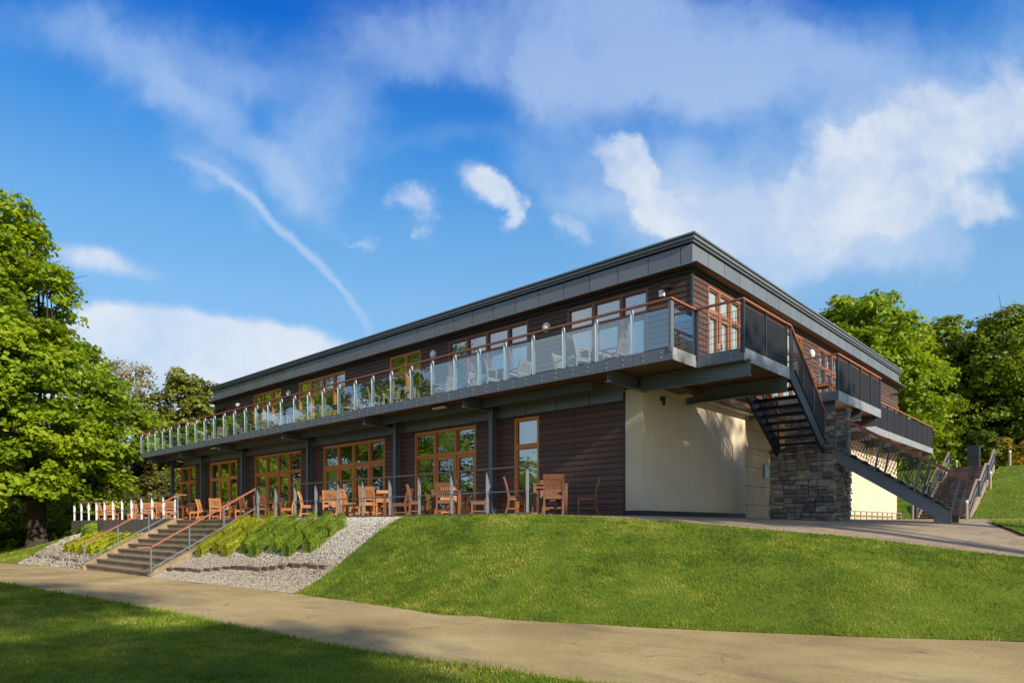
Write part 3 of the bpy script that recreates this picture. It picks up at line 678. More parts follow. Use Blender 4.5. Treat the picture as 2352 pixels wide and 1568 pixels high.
# upper walls
def wall(name, F, a0, a1, z0, z1, ops, claddingmat='cladding', th=.25, label=None, bz=None):
    mb = MB()
    for (x0, x1, b, t) in rects(a0, a1, z0, z1, ops): fbox(mb, F, x0, x1, -th, 0, b, t)
    o = mb.build(name, 'black' if claddingmat else 'render', bld)
    if label: o['label'] = label
    if claddingmat:
        cb = MB()
        for (x0, x1, b, t) in rects(a0, a1, bz if bz is not None else z0, z1, ops):
            if t > b: boards(cb, F, x0, x1, b, t)
        cb.build('timber_cladding', claddingmat, o, keep=True); OFF_fix(o)
    return o
ZS = 6.40
wall('wall', front(TU), SR+.03, SE, ZF-.1, ZS, opU, label='dark timber clad upper front wall')
wall('wall', side(SR), TU, TE, ZF-.1, ZS, opR, label='dark timber clad upper gable wall')
wall('wall', front(TL), SRL+.55, SE, .02, 2.90, opL, label='dark timber clad ground floor wall')
mb = MB(); mb.box(SR-.045, SR+.028, TU-.045, TU+.02, ZF, ZS); mb.box(SRL+.49, SRL+.548, TL-.045, TL+.05, .02, 3.1); mb.build('corner_trim', 'zinc_dark', bld)
mb = MB(); mb.box(SE-.2, SE+.02, TU+.3, TE-.02, -.2, ZS); mb.box(SR+.3, SE-.2, TE-.3, TE-.02, -.2, ZS); mb.build('wall', 'block', bld)
# louvre near the far end
mb = MB(); s1, s0 = S_(529, TU), S_(553, TU); mb.box(s0, s1, TU-.04, TU-.036, ZF, 6.0)
z = ZF+.05
while z < 6.0: mb.bar((s0, TU-.07, z), (s1, TU-.07, z), .06, .012, up=(0, -.5, 1)); z += .085
mb.build('louvre', 'zinc_dark', bld)
# cream rendered ground floor corner and gable
mb = MB(); mb.box(SRL, SRL+.49, TL-.03, TL+.3, .13, 3.16); mb.build('corner_pilaster', 'render', bld)
mb = MB(); mb.box(SRL+.05, SRL+.46, TL+.02, TL+.29, 3.16, 3.36); mb.build('beam_seat', 'steel_dark', bld)  # dark box standing in for the shaded gap between pilaster and beams
mb = MB(); mb.box(SRL+.01, SRL+.3, TL+.3, 20.35, .13, 3.24); mb.build('rendered_wall', 'render', bld)
mb = MB(); mb.box(SRL-.02, SRL+.5, TL-.05, TL+.3, -.1, .13); mb.box(SRL-.01, SRL+.3, TL+.3, 20.34, -.12, .128); mb.build('plinth', 'zinc_dark', bld)
mb = MB()
z = -.3; k = 0
zs = [-.3, .42, 1.02, 1.62, 2.22, 2.82, 3.3]
for b, t in zip(zs[:-1], zs[1:]):
    a = 20.36
    while a < 24.6:
        L = min(24.6, a+(1.2 if b < .1 else 4.3)); mb.box(SRL+.10+random.uniform(0, .004), SRL+.3, a+.005, L-.005, b+.008, t-.008); a = L
mb.build('blockwork_wall', 'block', bld)
mb = MB(); mb.box(SRL+.13, SRL+.25, 20.36, 24.6, -.3, 3.3); mb.build('mortar_bed', 'mortar', bld)
mb = MB(); mb.box(SR+.02, SR+.3, 24.6, TE, -.1, 3.3); o = mb.build('rendered_wall', 'render', bld); o['label'] = 'sunlit cream rendered wall at the far end'
# black base strip below the ground floor cladding
mb = MB(); mb.box(SRL+.5, SE, TL-.02, TL+.2, -.1, .02); mb.build('plinth', 'zinc_dark', bld)
# zinc band above ground floor
mb = MB(); mb.box(SRL+.49, SE+.02, TL-.02, TL+.25, 2.90, 3.6); o = mb.build('zinc_band', 'zinc_dark', bld)
mb = MB(); a = SRL+.5
while a < SE:
    L = min(SE, a+1.1); mb.box(a+.012, L-.012, TL-.045, TL-.02, 2.905, 3.6); a = L
mb.build('zinc_panel', 'zinc', o, keep=True); OFF_fix(o)
# floors, ceilings, inner walls
mb = MB()
mb.box(SR+.26, SE-.2, TU+.26, TE-.3, 3.2, 3.56); mb.box(SRL+.3, SE-.2, TL+.26, TU+.26, 3.2, 3.55)
mb.build('floor_slab', 'ceiling', bld)
mb = MB(); mb.box(SR+.26, SE-.21, TU+.26, TE-.31, 3.565, 3.60); mb.box(SRL+.31, SE-.21, TL+.25, TE-.31, -.05, .03); mb.build('inner_floor', 'carpet', bld)
mb = MB()
mb.box(SR+.3, SE-.25, TU+7, TU+7.1, 3.6, 6.38); mb.box(SRL+.3, SE-.25, TL+6, TL+6.1, .03, 3.2)
for x in (13.2, 18.4, 24.5, 30.5): mb.box(x, x+.1, TU+.26, TU+7, 3.6, 6.38); mb.box(x, x+.1, TL+.26, TL+6, .03, 3.2)
mb.build('inner_wall', 'interior', bld)
# roof
mb = MB(); mb.box(SR-.02, SE+.1, TU-.02, TE+.1, ZS+.04, 7.04); roof = mb.build('roof', 'zinc_dark', bld)
mb = MB()
a = SR-.07
def pan(lo, hi, fix0, fix1, axis):
    pass
e = .055
seams = [SR-e, 8.72]
while seams[-1] < SE: seams.append(seams[-1]+PT)
seams[-1] = SE+.12
for x0, x1 in zip(seams[:-1], seams[1:]): mb.box(x0+(0 if x0 == seams[0] else .011), x1-.011, TU-e, TU-.02, ZS+.06, 7.02)
seams = [TU-e, TU+.83]
while seams[-1] < TE: seams.append(seams[-1]+PT)
seams[-1] = TE+.12
for x0, x1 in zip(seams[:-1], seams[1:]): mb.box(SR-e, SR-.02, x0+.036 if x0 == seams[0] else x0+.011, x1-.011, ZS+.06, 7.02)
mb.build('fascia_panel', 'zinc', roof, keep=True); OFF_fix(roof)
mb = MB()
for (o_, z0, z1) in ((.10, 7.07, 7.13), (.15, 7.13, 7.20), (.19, 7.225, 7.27)):
    mb.box(SR-o_, SE+.1+o_, TU-o_, TE+.1+o_, z0, z1)
mb.box(SR-.06, SE+.16, TU-.06, TE+.16, 7.2, 7.225)
mb.build('roof_edge_trim', 'zinc', roof, keep=True); OFF_fix(roof)
mb = MB(); o_ = .34
mb.box(SR-o_, SE+o_, TU-o_, TE+o_, ZS+.012, ZS+.038)
mb.build('eaves_lip', 'zinc', roof, keep=True); OFF_fix(roof)
mb = MB(); mb.box(SR-.3, SE+.3, TU-.3, TE+.3, ZS-.004, ZS+.010); mb.build('soffit', 'soffit_wood', roof, keep=True); OFF_fix(roof)
mb = MB(); mb.box(SR+.01, SE, TU-.08, TU-.02+.02, ZS-.10, ZS-.006); mb.box(SR-.08, SR+.0, TU-.08, TE, ZS-.10, ZS-.006); mb.build('eaves_flashing', 'zinc_dark', roof, keep=True); OFF_fix(roof)
# columns
for x in (1206, 970.4, 756.3, 595.3, 495.5, 422.9):
    s = S_(x, 14.16); mb = MB()
    mb.box(s-.075, s+.075, 14.08, 14.095, -.0, 3.36); mb.box(s-.075, s+.075, 14.225, 14.24, -.0, 3.36); mb.box(s-.006, s+.006, 14.095, 14.225, -.0, 3.36); mb.box(s-.1, s+.1, 14.05, 14.27, 0, .015)
    mb.build('column', 'steel', bld)
# ---- balconies
LB, RB = 38.87, 6.19
def deck(name, rects_, label):
    mb = MB()
    for r in rects_: mb.box(*r, ZF-.18, ZF-.005)
    o = mb.build(name, 'steel_dark', bld); o['label'] = label
    mb = MB()
    for (a, b, c, d) in rects_:
        t = c+.02
        while t < d-.02: mb.box(a+.02, b-.02, t, min(t+.142, d-.02), ZF-.205, ZF-.182); t += .147
    mb.build('soffit', 'soffit_wood', o, keep=True); OFF_fix(o)
    mb = MB()
    for (a, b, c, d) in rects_:
        t = c+.02
        while t < d-.02: mb.box(a+.02, b-.02, t, min(t+.14, d-.02), ZF-.003, ZF+.018); t += .147
    mb.build('decking', 'rail_dull', o, keep=True); OFF_fix(o)
    return o
b1 = deck('balcony', [(7.33, LB-.02, 13.02, 16.0), (6.21, 7.33, 14.1, 16.0), (6.21, 8.44, 16.0, 16.95)], 'long front balcony wrapping the near corner')
b2 = deck('balcony', [(6.22, 8.44, 20.42, 24.8)], 'middle balcony on the right hand side, above the stone pier')
b3 = deck('balcony', [(7.42, 8.44, 27.6, 39.0)], 'far balcony on the right hand side')
FT, FB = 3.60, 3.33
def fascia(parent, p, q, n, m, nrm):             # plates with bolts between (s,t) points; nrm outward (ds,dt)
    p, q = np.array(p), np.array(q); L = np.linalg.norm(q-p); d = (q-p)/L; mb = MB(); nn = np.array(nrm)
    n = n or max(1, round(L/PT)); w_ = L/n
    for i in range(n):
        a = p+d*(i*w_+(.004 if i else 0)); b = p+d*((i+1)*w_-(.004 if i < n-1 else 0)); c0 = a-nn*.02; c1 = b-nn*.02
        mb.m = 0
        mb.prism([(a[0], a[1], FB), (b[0], b[1], FB), (c1[0], c1[1], FB), (c0[0], c0[1], FB)], (0, 0, FT-FB))
        mb.m = 1
        for f in (.27, .73):
            for z in (FB+.075, FB+.185):
                c = p+d*(i+f)*w_; e_ = c+nn*.014
                mb.tube([(c[0], c[1], z), (e_[0], e_[1], z)], .013, 8)
    o = mb.build('fascia', [m, 'bolt'], parent, keep=True); OFF_fix(parent); return o
fascia(b1, (7.305, 13.0), (LB, 13.0), 32, 'steel', (0, -1))
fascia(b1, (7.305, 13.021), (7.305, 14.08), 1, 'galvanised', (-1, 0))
fascia(b1, (7.284, 14.08), (6.19, 14.08), 1, 'steel', (0, -1))
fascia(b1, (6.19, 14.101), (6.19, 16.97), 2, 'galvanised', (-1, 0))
fascia(b1, (LB, 13.021), (LB, 16.0), 3, 'steel', (1, 0))
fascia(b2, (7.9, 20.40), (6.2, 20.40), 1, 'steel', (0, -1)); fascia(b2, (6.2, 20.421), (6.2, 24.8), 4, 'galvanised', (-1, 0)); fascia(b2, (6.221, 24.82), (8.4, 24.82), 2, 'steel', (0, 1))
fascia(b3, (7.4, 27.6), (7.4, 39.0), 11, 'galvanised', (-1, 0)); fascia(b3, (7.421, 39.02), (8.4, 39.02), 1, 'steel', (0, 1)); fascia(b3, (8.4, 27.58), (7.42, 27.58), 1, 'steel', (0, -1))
def ibeam(parent, p, q, zt, zb, w=.15, tip=0.):
    mb = MB(); p = Vector(p); q = Vector(q); th = .014
    zb2 = zb+tip
    d = (q-p).normalized(); 
    P0, Q0 = (p.x, p.y), (q.x, q.y)
    mb.bar((*P0, zt-th/2), (*Q0, zt-th/2), w, th)
    mb.bar((*P0, zb2+th/2), (*Q0, zb+th/2), w, th)
    nx = Vector((d.y, -d.x))*.006
    a = [(P0[0]-nx.x, P0[1]-nx.y, zb2+th), (Q0[0]-nx.x, Q0[1]-nx.y, zb+th), (Q0[0]-nx.x, Q0[1]-nx.y, zt-th), (P0[0]-nx.x, P0[1]-nx.y, zt-th)]
    mb.prism(a, (2*nx.x, 2*nx.y, 0))
    o = mb.build('beam', 'steel', parent, keep=True); OFF_fix(parent); return o
for k in (.6877, 1.0618, 1.428, 1.8347, 2.2582, 2.585, 2.878):
    s = k*13.12; ibeam(b1, (s, 13.06), (s, 14.36), 3.37, 3.10)
ibeam(b1, (10.0, 13.78), (37.9, 13.78), 3.37, 3.16, .12)
ibeam(b1, (6.14, 14.30), (8.9, 14.30), 3.37, 3.02, .18); ibeam(b1, (6.22, 16.62), (8.9, 16.62), 3.37, 3.02, .18)
ibeam(b2, (6.35, 20.62), (8.9, 20.62), 3.37, 3.02, .18); ibeam(b2, (6.3, 22.9), (8.4, 22.9), 3.37, 3.05, .16); ibeam(b2, (6.3, 24.6), (8.4, 24.6), 3.37, 3.05, .16)
for t in (28.5, 31.5, 34.3, 37.0, 38.7): ibeam(b3, (7.5, t), (8.44, t), 3.37, 3.07, .14)
# slab over the under-croft, between balcony and gable wall
mb = MB(); mb.box(8.44, SRL+.5, 14.62, 36, 3.25, 3.36); mb.build('soffit', 'soffit_wood', bld)
# handrails, posts, infill
RZ = 4.64
def handrail(parent, pts, z=RZ, m='rail_wood', w=.075, h=.042):
    mb = MB()
    for a, b in zip(pts[:-1], pts[1:]):
        A = Vector((*a, z)) if len(a) == 2 else Vector(a); B = Vector((*b, z)) if len(b) == 2 else Vector(b); d = (B-A).normalized()
        mb.bar(A-d*w/2*.98, B+d*w/2*.98, w, h)
    o = mb.build('handrail', m, parent, keep=True); OFF_fix(parent); return o
handrail(b1, [(LB-.02, 16.0), (LB-.02, 12.98), (7.33, 12.98)]); handrail(b1, [(7.33, 12.98), (7.33, 14.06), (6.21, 14.06), (6.21, 16.45)])
handrail(b2, [(8.2, 20.42), (6.22, 20.42), (6.22, 24.8), (8.2, 24.8)]); handrail(b3, [(8.2, 27.6), (7.42, 27.6), (7.42, 39.0), (8.2, 39.0)])
npost = 33
for i in range(npost):
    s = 7.36+(LB-.04-7.36)*i/(npost-1); mb = MB(); th = .014
    prof = [(13.022, FT-.10), (13.10, FT-.10), (13.115, FT+.1), (13.115, 4.2), (13.085, RZ-.03), (12.985, RZ-.03), (12.975, 4.45), (12.985, 4.2), (12.99, FT+.004), (13.022, FT+.004)]
    if i == 0: mb.box(s-.03, s+.03, 12.98, 13.11, FT-.1, RZ-.02)
    else: mb.prism([(s-th/2, t, z) for t, z in prof], (th, 0, 0))
    mb.build('post', 'post' if i else 'steel', b1, keep=True); OFF_fix(b1)
    if i < npost-1:
        s2 = 7.36+(LB-.04-7.36)*(i+1)/(npost-1); g = MB(); g.box(s+.02, s2-.012, 12.994, 13.006, FT+.02, RZ-.19)
        if i == npost-2: pass
        g.build('glass_panel', 'rail_glass', b1, keep=True); OFF_fix(b1)
g = MB(); g.box(7.325, 7.337, 13.13, 14.02, FT+.02, RZ-.19); g.build('glass_panel', 'rail_glass', b1, keep=True); OFF_fix(b1)
g = MB(); g.box(LB-.03, LB-.018, 13.05, 15.9, FT+.02, RZ-.19); g.build('glass_panel', 'rail_glass', b1, keep=True); OFF_fix(b1)
def sq_post(parent, s, t, z0=FT-.1, z1=RZ-.02, w=.055, m='steel_dark'):
    mb = MB(); mb.box(s-w/2, s+w/2, t-w/2, t+w/2, z0, z1); mb.build('post', m, parent, keep=True); OFF_fix(parent)
def mesh_panel(parent, p, q, zp0, zp1, zq0, zq1, vs=.042, hs=.10, m='steel_dark', r=.004, lean=0):
    mb = MB(); p, q = Vector(p), Vector(q); L = (q-p).length; n = max(2, int(L/vs))
    P = lambda f, g: (p.x+(q.x-p.x)*f, p.y+(q.y-p.y)*f, (zp0+(zq0-zp0)*f)*(1-g)+(zp1+(zq1-zp1)*f)*g)
    for i in range(n+1):
        f = i/n; f2 = min(1, max(0, f+lean/L)); mb.bar(P(f, 0), P(f2, 1), 2*r, 2*r, up=(.3, .7, 0))
    k = max(2, int((zp1-zp0)/hs))
    for j in range(k+1): mb.bar(P(0, j/k), P(1, j/k), 2*r, 2*r)
    mb.build('mesh_panel', m, parent, keep=True); OFF_fix(parent)
for (s, t) in ((7.31, 14.08), (6.22, 14.09), (6.22, 15.3), (6.22, 16.55)): sq_post(b1, s, t, w=.07 if t < 14.2 else .05)
mesh_panel(b1, (7.27, 14.09), (6.26, 14.09), FT+.04, RZ-.22, FT+.04, RZ-.22, .06, .13)
mesh_panel(b1, (6.22, 14.14), (6.22, 15.27), FT+.02, RZ-.12, FT+.02, RZ-.12, .022, .10, r=.0045); mesh_panel(b1, (6.22, 15.33), (6.22, 16.52), FT+.02, RZ-.12, FT+.02, RZ-.12, .022, .10, r=.0045)
for i in range(5):
    t = 20.45+(24.77-20.45)*i/4; sq_post(b2, 6.23, t)
    if i < 4: mesh_panel(b2, (6.23, t+.03), (6.23, t+1.05), FT+.02, RZ-.12, FT+.02, RZ-.12, .03, .10)
mesh_panel(b2, (8.1, 20.45), (6.27, 20.45), FT+.04, RZ-.15, FT+.04, RZ-.15, .07, .14); sq_post(b2, 8.15, 20.45)
for i in range(12):
    t = 27.63+(38.97-27.63)*i/11; sq_post(b3, 7.43, t)
    if i < 11: mesh_panel(b3, (7.43, t+.03), (7.43, t+1.0), FT+.02, RZ-.12, FT+.02, RZ-.12, .04, .10, r=.006)
mesh_panel(b3, (8.3, 39.0), (7.46, 39.0), FT+.04, RZ-.15, FT+.04, RZ-.15, .07, .14, r=.006)

# ------------------------------------------------------------------ stone pier
pier = thing('stone_pier', (6.8, 19.9, -.2), 'coursed rubble stone pier carrying the landing of the black steel stair', 'stone pier')
def ashlar(mb, F, a0, a1, z0, z1, dmin=.0, dmax=.05, sz=(.12, .3)):
    # irregular coursed rubble: recursive split of the face
    def split(x0, x1, y0, y1, dep):
        w_, h_ = x1-x0, y1-y0
        mw, mh = random.uniform(.22, .52), random.uniform(.12, .29)
        if w_ > mw and (w_/h_ > 1.9 or (w_ > .62)):
            c = x0+w_*random.uniform(.35, .65); split(x0, c, y0, y1, dep+1); split(c, x1, y0, y1, dep+1); return
        if h_ > mh and dep < 14 and h_ > .16:
            c = y0+h_*random.uniform(.35, .65); split(x0, x1, y0, c, dep+1); split(x0, x1, c, y1, dep+1); return
        d = random.uniform(dmin, dmax); g = .007; b = random.uniform(.008, .02)
        j = lambda: random.uniform(-.006, .006)
        A = [(x0+g, y0+g), (x1-g, y0+g), (x1-g, y1-g), (x0+g, y1-g)]; Bq = [(x0+g+b, y0+g+b), (x1-g-b, y0+g+b), (x1-g-b, y1-g-b), (x0+g+b, y1-g-b)]
        A = [(x+j(), y+j()) for x, y in A]; Bq = [(x+j()*1.5, y+j()*1.5) for x, y in Bq]
        dd = [d+random.uniform(-.012, .012) for _ in range(4)]; cx, cy = (x0+x1)/2+j(), (y0+y1)/2+j()
        vs = [F(x, -.03, y) for x, y in A]+[F(x, d*.55, y) for x, y in A]+[F(x, q, y) for (x, y), q in zip(Bq, dd)]+[F(cx, d+random.uniform(.0, .02), cy)]
        mb.add(vs, [(0, 1, 2, 3)]+[(i, (i+1) % 4, 4+(i+1) % 4, 4+i) for i in range(4)]+[(4+i, 4+(i+1) % 4, 8+(i+1) % 4, 8+i) for i in range(4)]+[(8+i, 8+(i+1) % 4, 12) for i in range(4)])
    rows = [z0]
    while rows[-1] < z1-.35: rows.append(rows[-1]+random.uniform(.3, .5))
    rows.append(z1)
    for b, t in zip(rows[:-1], rows[1:]):
        x = a0
        while x < a1-.01:
            x2 = min(a1, x+random.uniform(.55, 1.0)); x2 = a1 if a1-x2 < .3 else x2
            split(x, x2, b, t, 0); x = x2
mb = MB(); mb.box(5.96, 7.66, 19.24, 20.64, -.4, 1.80); mb.box(5.97, 7.66, 20.34, 20.635, 1.80, 2.86); mb.build('pier_core', 'mortar', pier)
mb = MB()
ashlar(mb, lambda a, d, z: (a, 19.22-d, z), 5.94, 7.68, -.35, 1.86); ashlar(mb, lambda a, d, z: (5.95-d, a, z), 19.2, 20.66, -.35, 1.86, 0, .06)
ashlar(mb, lambda a, d, z: (7.67+d, a, z), 19.2, 20.66, -.35, 1.86)
ashlar(mb, lambda a, d, z: (a, 20.33-d, z), 5.94, 7.68, 1.86, 3.0); ashlar(mb, lambda a, d, z: (5.95-d, a, z), 20.3, 20.66, 1.86, 3.06)
mb.build('rubble_stonework', 'stone', pier)
mb = MB(); mb.box(5.9, 7.7, 19.15, 20.33, 1.82, 1.875); mb.build('landing', 'sleeper', pier)

# ------------------------------------------------------------------ black steel stair
st = thing('steel_staircase', (6.8, 18, -.1), 'black steel staircase with timber handrail descending from balcony over stone pier', 'staircase')
ZL = 1.875
p0, p1 = (16.98, ZF), (19.22, ZL)
def stringer(name, a, b, h, th, m='steel_dark', x=None):
    pass
for s in (6.19, 7.43):
    mb = MB(); A = Vector((s, 16.72, ZF-.02)); Bv = Vector((s, 19.24, ZL+.02))
    mb.prism([(s-.006, 16.72, 3.60), (s-.006, 17.0, 3.60), (s-.006, 19.32, 1.99), (s-.006, 19.32, 1.84), (s-.006, 19.1, 1.72), (s-.006, 16.72, 3.30)], (.012, 0, 0))
    dlt = (19.32-17.0, 1.99-3.60)
    mb.bar((s, 17.0, 3.60), (s, 19.32, 1.99), .06, .012, up=(0, .4, 1)); mb.bar((s, 16.72, 3.30), (s, 19.1, 1.72), .06, .012, up=(0, .4, 1))
    mb.build('stringer', 'steel_dark', st)
for i in range(1, 10):
    z = ZF-i*(ZF-ZL)/10; t = 17.02+(i-1)*.245; mb = MB(); mb.box(6.22, 7.40, t-.02, t+.25, z-.055, z); mb.box(6.22, 7.40, t-.02, t-.005, z-.075, z-.04)
    mb.build('tread', 'steel_dark', st)
def rail_line(parent, pts, m='rail_wood'):
    return handrail(parent, pts, m=m)
up1 = [(6.2, 16.45, RZ), (6.2, 16.75, RZ), (6.2, 19.20, 2.86)]
mb = MB()
for a, b in zip(up1[:-1], up1[1:]): mb.bar(a, b, .075, .042)
mb.build('handrail', 'rail_wood', st)
mb = MB(); mb.bar((7.42, 16.75, RZ), (7.42, 19.2, 2.86), .06, .04); mb.build('handrail', 'rail_wood', st)
def pm(name, *a, **k): mesh_panel(*a, **k)
def rlz(t): return RZ-.03+(t-16.75)*(2.86-RZ)/(19.2-16.75)
def stz(t): return 3.62+(t-17.0)*(1.99-3.60)/(19.32-17.0)
for (t0, t1) in ((16.8, 17.55), (17.6, 18.35), (18.4, 19.15)):
    for s in (6.19, 7.43): mesh_panel(st, (s, t0), (s, t1), stz(max(t0, 17)), rlz(t0)-.06, stz(t1), rlz(t1)-.06, .03 if s < 7 else .06, .10)
for t in (16.75, 17.57, 18.37, 19.2):
    for s in (6.19, 7.43): mb = MB(); mb.bar((s, t, stz(max(17, t))-.1), (s, t, rlz(t)), .03, .06); mb.build('post', 'steel_dark', st)
# lower flight: runs to the right from the landing
def lz(s, z0=1.81, k=.646): return z0-(5.94-s)*k
sE = 3.28
for t in (19.25, 20.22):
    mb = MB(); y = t-.006; tf = 19.25
    mb.prism([(5.94, y, lz(5.94)), (5.94, y, lz(5.94)-.30), (5.72, y, lz(5.72)-.33), (3.62, y, lz(3.62)-.33), (3.62, y, -.23), (sE, y, -.23), (sE, y, lz(sE)-.02), (3.5, y, lz(3.5)+.0)], (0, .012, 0))
    mb.bar((5.94, t, lz(5.94)), (3.45, t, lz(3.45)), .07, .014); mb.bar((5.72, t, lz(5.72)-.33), (3.62, t, lz(3.62)-.33), .07, .014)
    mb.box(3.62, 3.634, t-.035, t+.035, -.23, lz(3.62)-.33); mb.box(sE-.014, sE, t-.035, t+.035, -.23, lz(sE)-.02)
    mb.build('stringer', 'steel', st)
for i in range(1, 11):
    z = ZL-i*.183; s = 5.94-(i-.5)*.283; mb = MB(); mb.box(s-.155, s+.155, 19.29, 20.18, z-.045, z); mb.build('tread', 'sleeper' if i % 1 == 0 else 'steel_dark', st)
rl = lambda s: 2.86-.03-(6.16-s)*.632
mb = MB(); mb.bar((6.18, 19.2, 2.86), (2.95, 19.25, rl(2.95)+.03), .075, .045); mb.build('handrail', 'rail_wood', st)
mb = MB(); mb.bar((5.9, 20.22, rl(5.9)+.03), (2.95, 20.22, rl(2.95)+.03), .06, .04); mb.build('handrail', 'rail_wood', st)
for t in (19.25, 20.22):
    for (a, b) in ((5.88, 5.0), (4.93, 4.1), (4.03, 3.3)):
        mesh_panel(st, (a, t), (b, t), lz(a)+.10, rl(a)-.10, lz(b)+.10, rl(b)-.10, .06, .11, m='steel_dark', r=.0055, lean=.22)
    for a in (5.92, 4.97, 4.07, 3.27): mb = MB(); mb.bar((a, t, lz(a)-.02), (a-.17 if a < 5.9 else a, t, rl(a-.17 if a < 5.9 else a)), .025, .05, up=(1, 0, 0)); mb.build('post', 'steel', st)

# ------------------------------------------------------------------ front concrete steps
sR, sL = 22.85, 29.55
steps = thing('entrance_steps', (26.2, 9.5, -1.9), 'broad flight of ten concrete steps rising from the path to the terrace', 'steps')
NS = 10; t0_, t1_ = 7.95, 11.28; run = (t1_-t0_)/(NS-1)
zb0 = Hz(26, 7.9)-.02; rise = (0-zb0)/NS
for i in range(NS):
    z = zb0+(i+1)*rise; t = t0_+i*run; mb = MB()
    mb.box(sR+.02, sL-.02, t, t+run+.02, z-rise-.3 if i == 0 else z-rise-.05, z-.045); mb.box(sR+.02, sL-.02, t-.035, t+run-.0, z-.045, z-(.002 if i == NS-1 else 0))
    mb.build('step', 'step_concrete', steps)
for (x0, x1) in ((sR-.23, sR+.018), (sL-.018, sL+.23)):
    mb = MB(); mb.prism([(x0, t0_-.12, zb0-.4), (x0, t0_-.12, zb0+.10), (x0, t0_, zb0+rise+.06), (x0, t1_-.1, .04), (x0, t1_+.25, .06), (x0, t1_+.25, -2), (x0, t1_-1, -2)], (x1-x0, 0, 0)); mb.build('side_kerb', 'step_concrete', steps)
# stair handrails
for k, (s, lb) in enumerate(((sR-.1, 'slim steel stair rail with red-brown wood handrail on right side of steps'), (sL+.1, 'slim steel stair rail with red-brown wood handrail on left side of steps'))):
    r = thing('stair_handrail', (s, 8, zb0), lb, 'handrail', 'handrails of the entrance steps')
    zt = 1.06; zb = zb0+.98; e = 11.35; mb = MB()
    mb.bar((s, t0_-.45, zb), (s, t0_-.02, zb), .06, .05); mb.bar((s, t0_-.05, zb), (s, e, zt), .06, .05)
    if k: mb.bar((s, e-.03, zt), (s, e+.35, zt), .06, .05)
    mb.build('handrail', 'rail_wood', r)
    mb = MB(); mb.bar((s, t0_-.05, zb-.68), (s, e, zt-.68), .025, .04); mb.build('lower_rail', 'post_grey', r)
    for f in (0, .34, .67, 1):
        t = t0_-.05+(e-t0_+.05)*f; z = zb+(zt-zb)*f; mb = MB(); mb.box(s-.022, s+.022, t-.022, t+.022, z-1.02, z-.02)
        mb.build('post', 'steel' , r)
# terrace kerb / retaining walls
kr = MB(); kr.box(9.8, sR-.24, 11.27, 11.47, -.16, .045); tag(kr.build('terrace_kerb', 'concrete'), 'low dark concrete kerb along the terrace edge right of the steps', 'kerb')
kr = MB(); kr.box(sL+.24, 44.5, 11.24, 11.46, -1.6, .05); kr.box(44.3, 44.5, 11.46, 15, -2, .05); tag(kr.build('retaining_wall', 'concrete'), 'stained grey concrete retaining wall below the left terrace railing', 'wall')
# terrace railings
def terrace_rail(s0, s1, pitch, lb, ends=None, first=None):
    r = thing('terrace_railing', ((s0+s1)/2, 11.36, 0), lb, 'railing', 'flat-bar railings along the terrace edge')
    mb = MB(); mb.bar((s0-.12, 11.36, 1.09), (s1, 11.36, 1.09), .10, .035)
    if ends: mb.bar((s1, 11.41, 1.09), (s1, ends, 1.09), .10, .035)
    mb.build('handrail', 'rail_dull', r)
    mb = MB(); mb.bar((s0, 11.36, .54), (s1, 11.36, .54), .012, .03)
    if ends: mb.bar((s1, 11.36, .54), (s1, ends, .54), .012, .03)
    mb.build('middle_rail', 'steel', r)
    n = int(round((s1-s0)/pitch))
    for i in range(n+1):
        s = s0+(s1-s0)*i/n; mb = MB(); th = .012
        mb.prism([(s, 11.315, -.1), (s, 11.40, -.1), (s, 11.405, .52), (s, 11.415, .54), (s, 11.41, 1.0), (s, 11.395, 1.075), (s, 11.335, 1.075), (s, 11.31, .9), (s, 11.305, .54), (s, 11.32, .52)], (th, 0, 0))
        mb.prism([(s-.05, 11.355, -.1), (s+.06, 11.355, -.1), (s+.06, 11.355, .52), (s-.05, 11.355, .52)], (0, .01, 0)) if False else None
        mb.build('post', 'post' if ends else 'post_grey', r)  # posts right of the steps get the shade-darkened paint
    if ends:
        for k in range(1, 4):
            t = 11.4+(ends-11.4)*k/3; mb = MB(); mb.box(s1-.05, s1+.05, t, t+.012, 0, 1.07); mb.build('post', 'post', r)
terrace_rail(10.01, sR-.25, 1.268, 'grey steel railing with a weathered wooden top rail, right of the steps')
terrace_rail(sL+.35, 44.4, 1.32, 'grey steel railing with a weathered wooden top rail, left of the steps', ends=15.0)
# rough stone edging across the gravel
mb = MB(); x = 14.5
while x < 22.4:
    L = random.uniform(.25, .55); f = (x-14.4)/8; t = 9.15-.85*f+.05*math.sin(x*2.1)+random.uniform(-.02, .02); z = Hz(x, t)
    v = [(x+.01, t-.09+random.uniform(-.02, .02)), (x+L-.01, t-.09+random.uniform(-.02, .02)), (x+L-.01, t+.09), (x+.01, t+.09)]
    mb.prism([(a, b, z-.08) for a, b in v], (0, random.uniform(-.01, .01), random.uniform(.12, .15))); x += L
tag(mb.build('stone_edging', 'sleeper', bevel=.012), 'row of rough dark edging stones crossing the gravel below the hedges', 'edging')
mb = MB(); x = 31.5
while x < 39.5:
    L = random.uniform(.3, .6); t = 8.55+.05*math.sin(x*2.1)+random.uniform(-.02, .02); z = Hz(x, t)
    mb.prism([(x+.01, t-.08, z-.08), (x+L-.01, t-.08, z-.08), (x+L-.01, t+.08, z-.08), (x+.01, t+.08, z-.08)], (0, 0, random.uniform(.14, .2))); x += L
tag(mb.build('stone_edging', 'stone', bevel=.012), 'rough edging stones at the foot of the left gravel bed', 'edging')

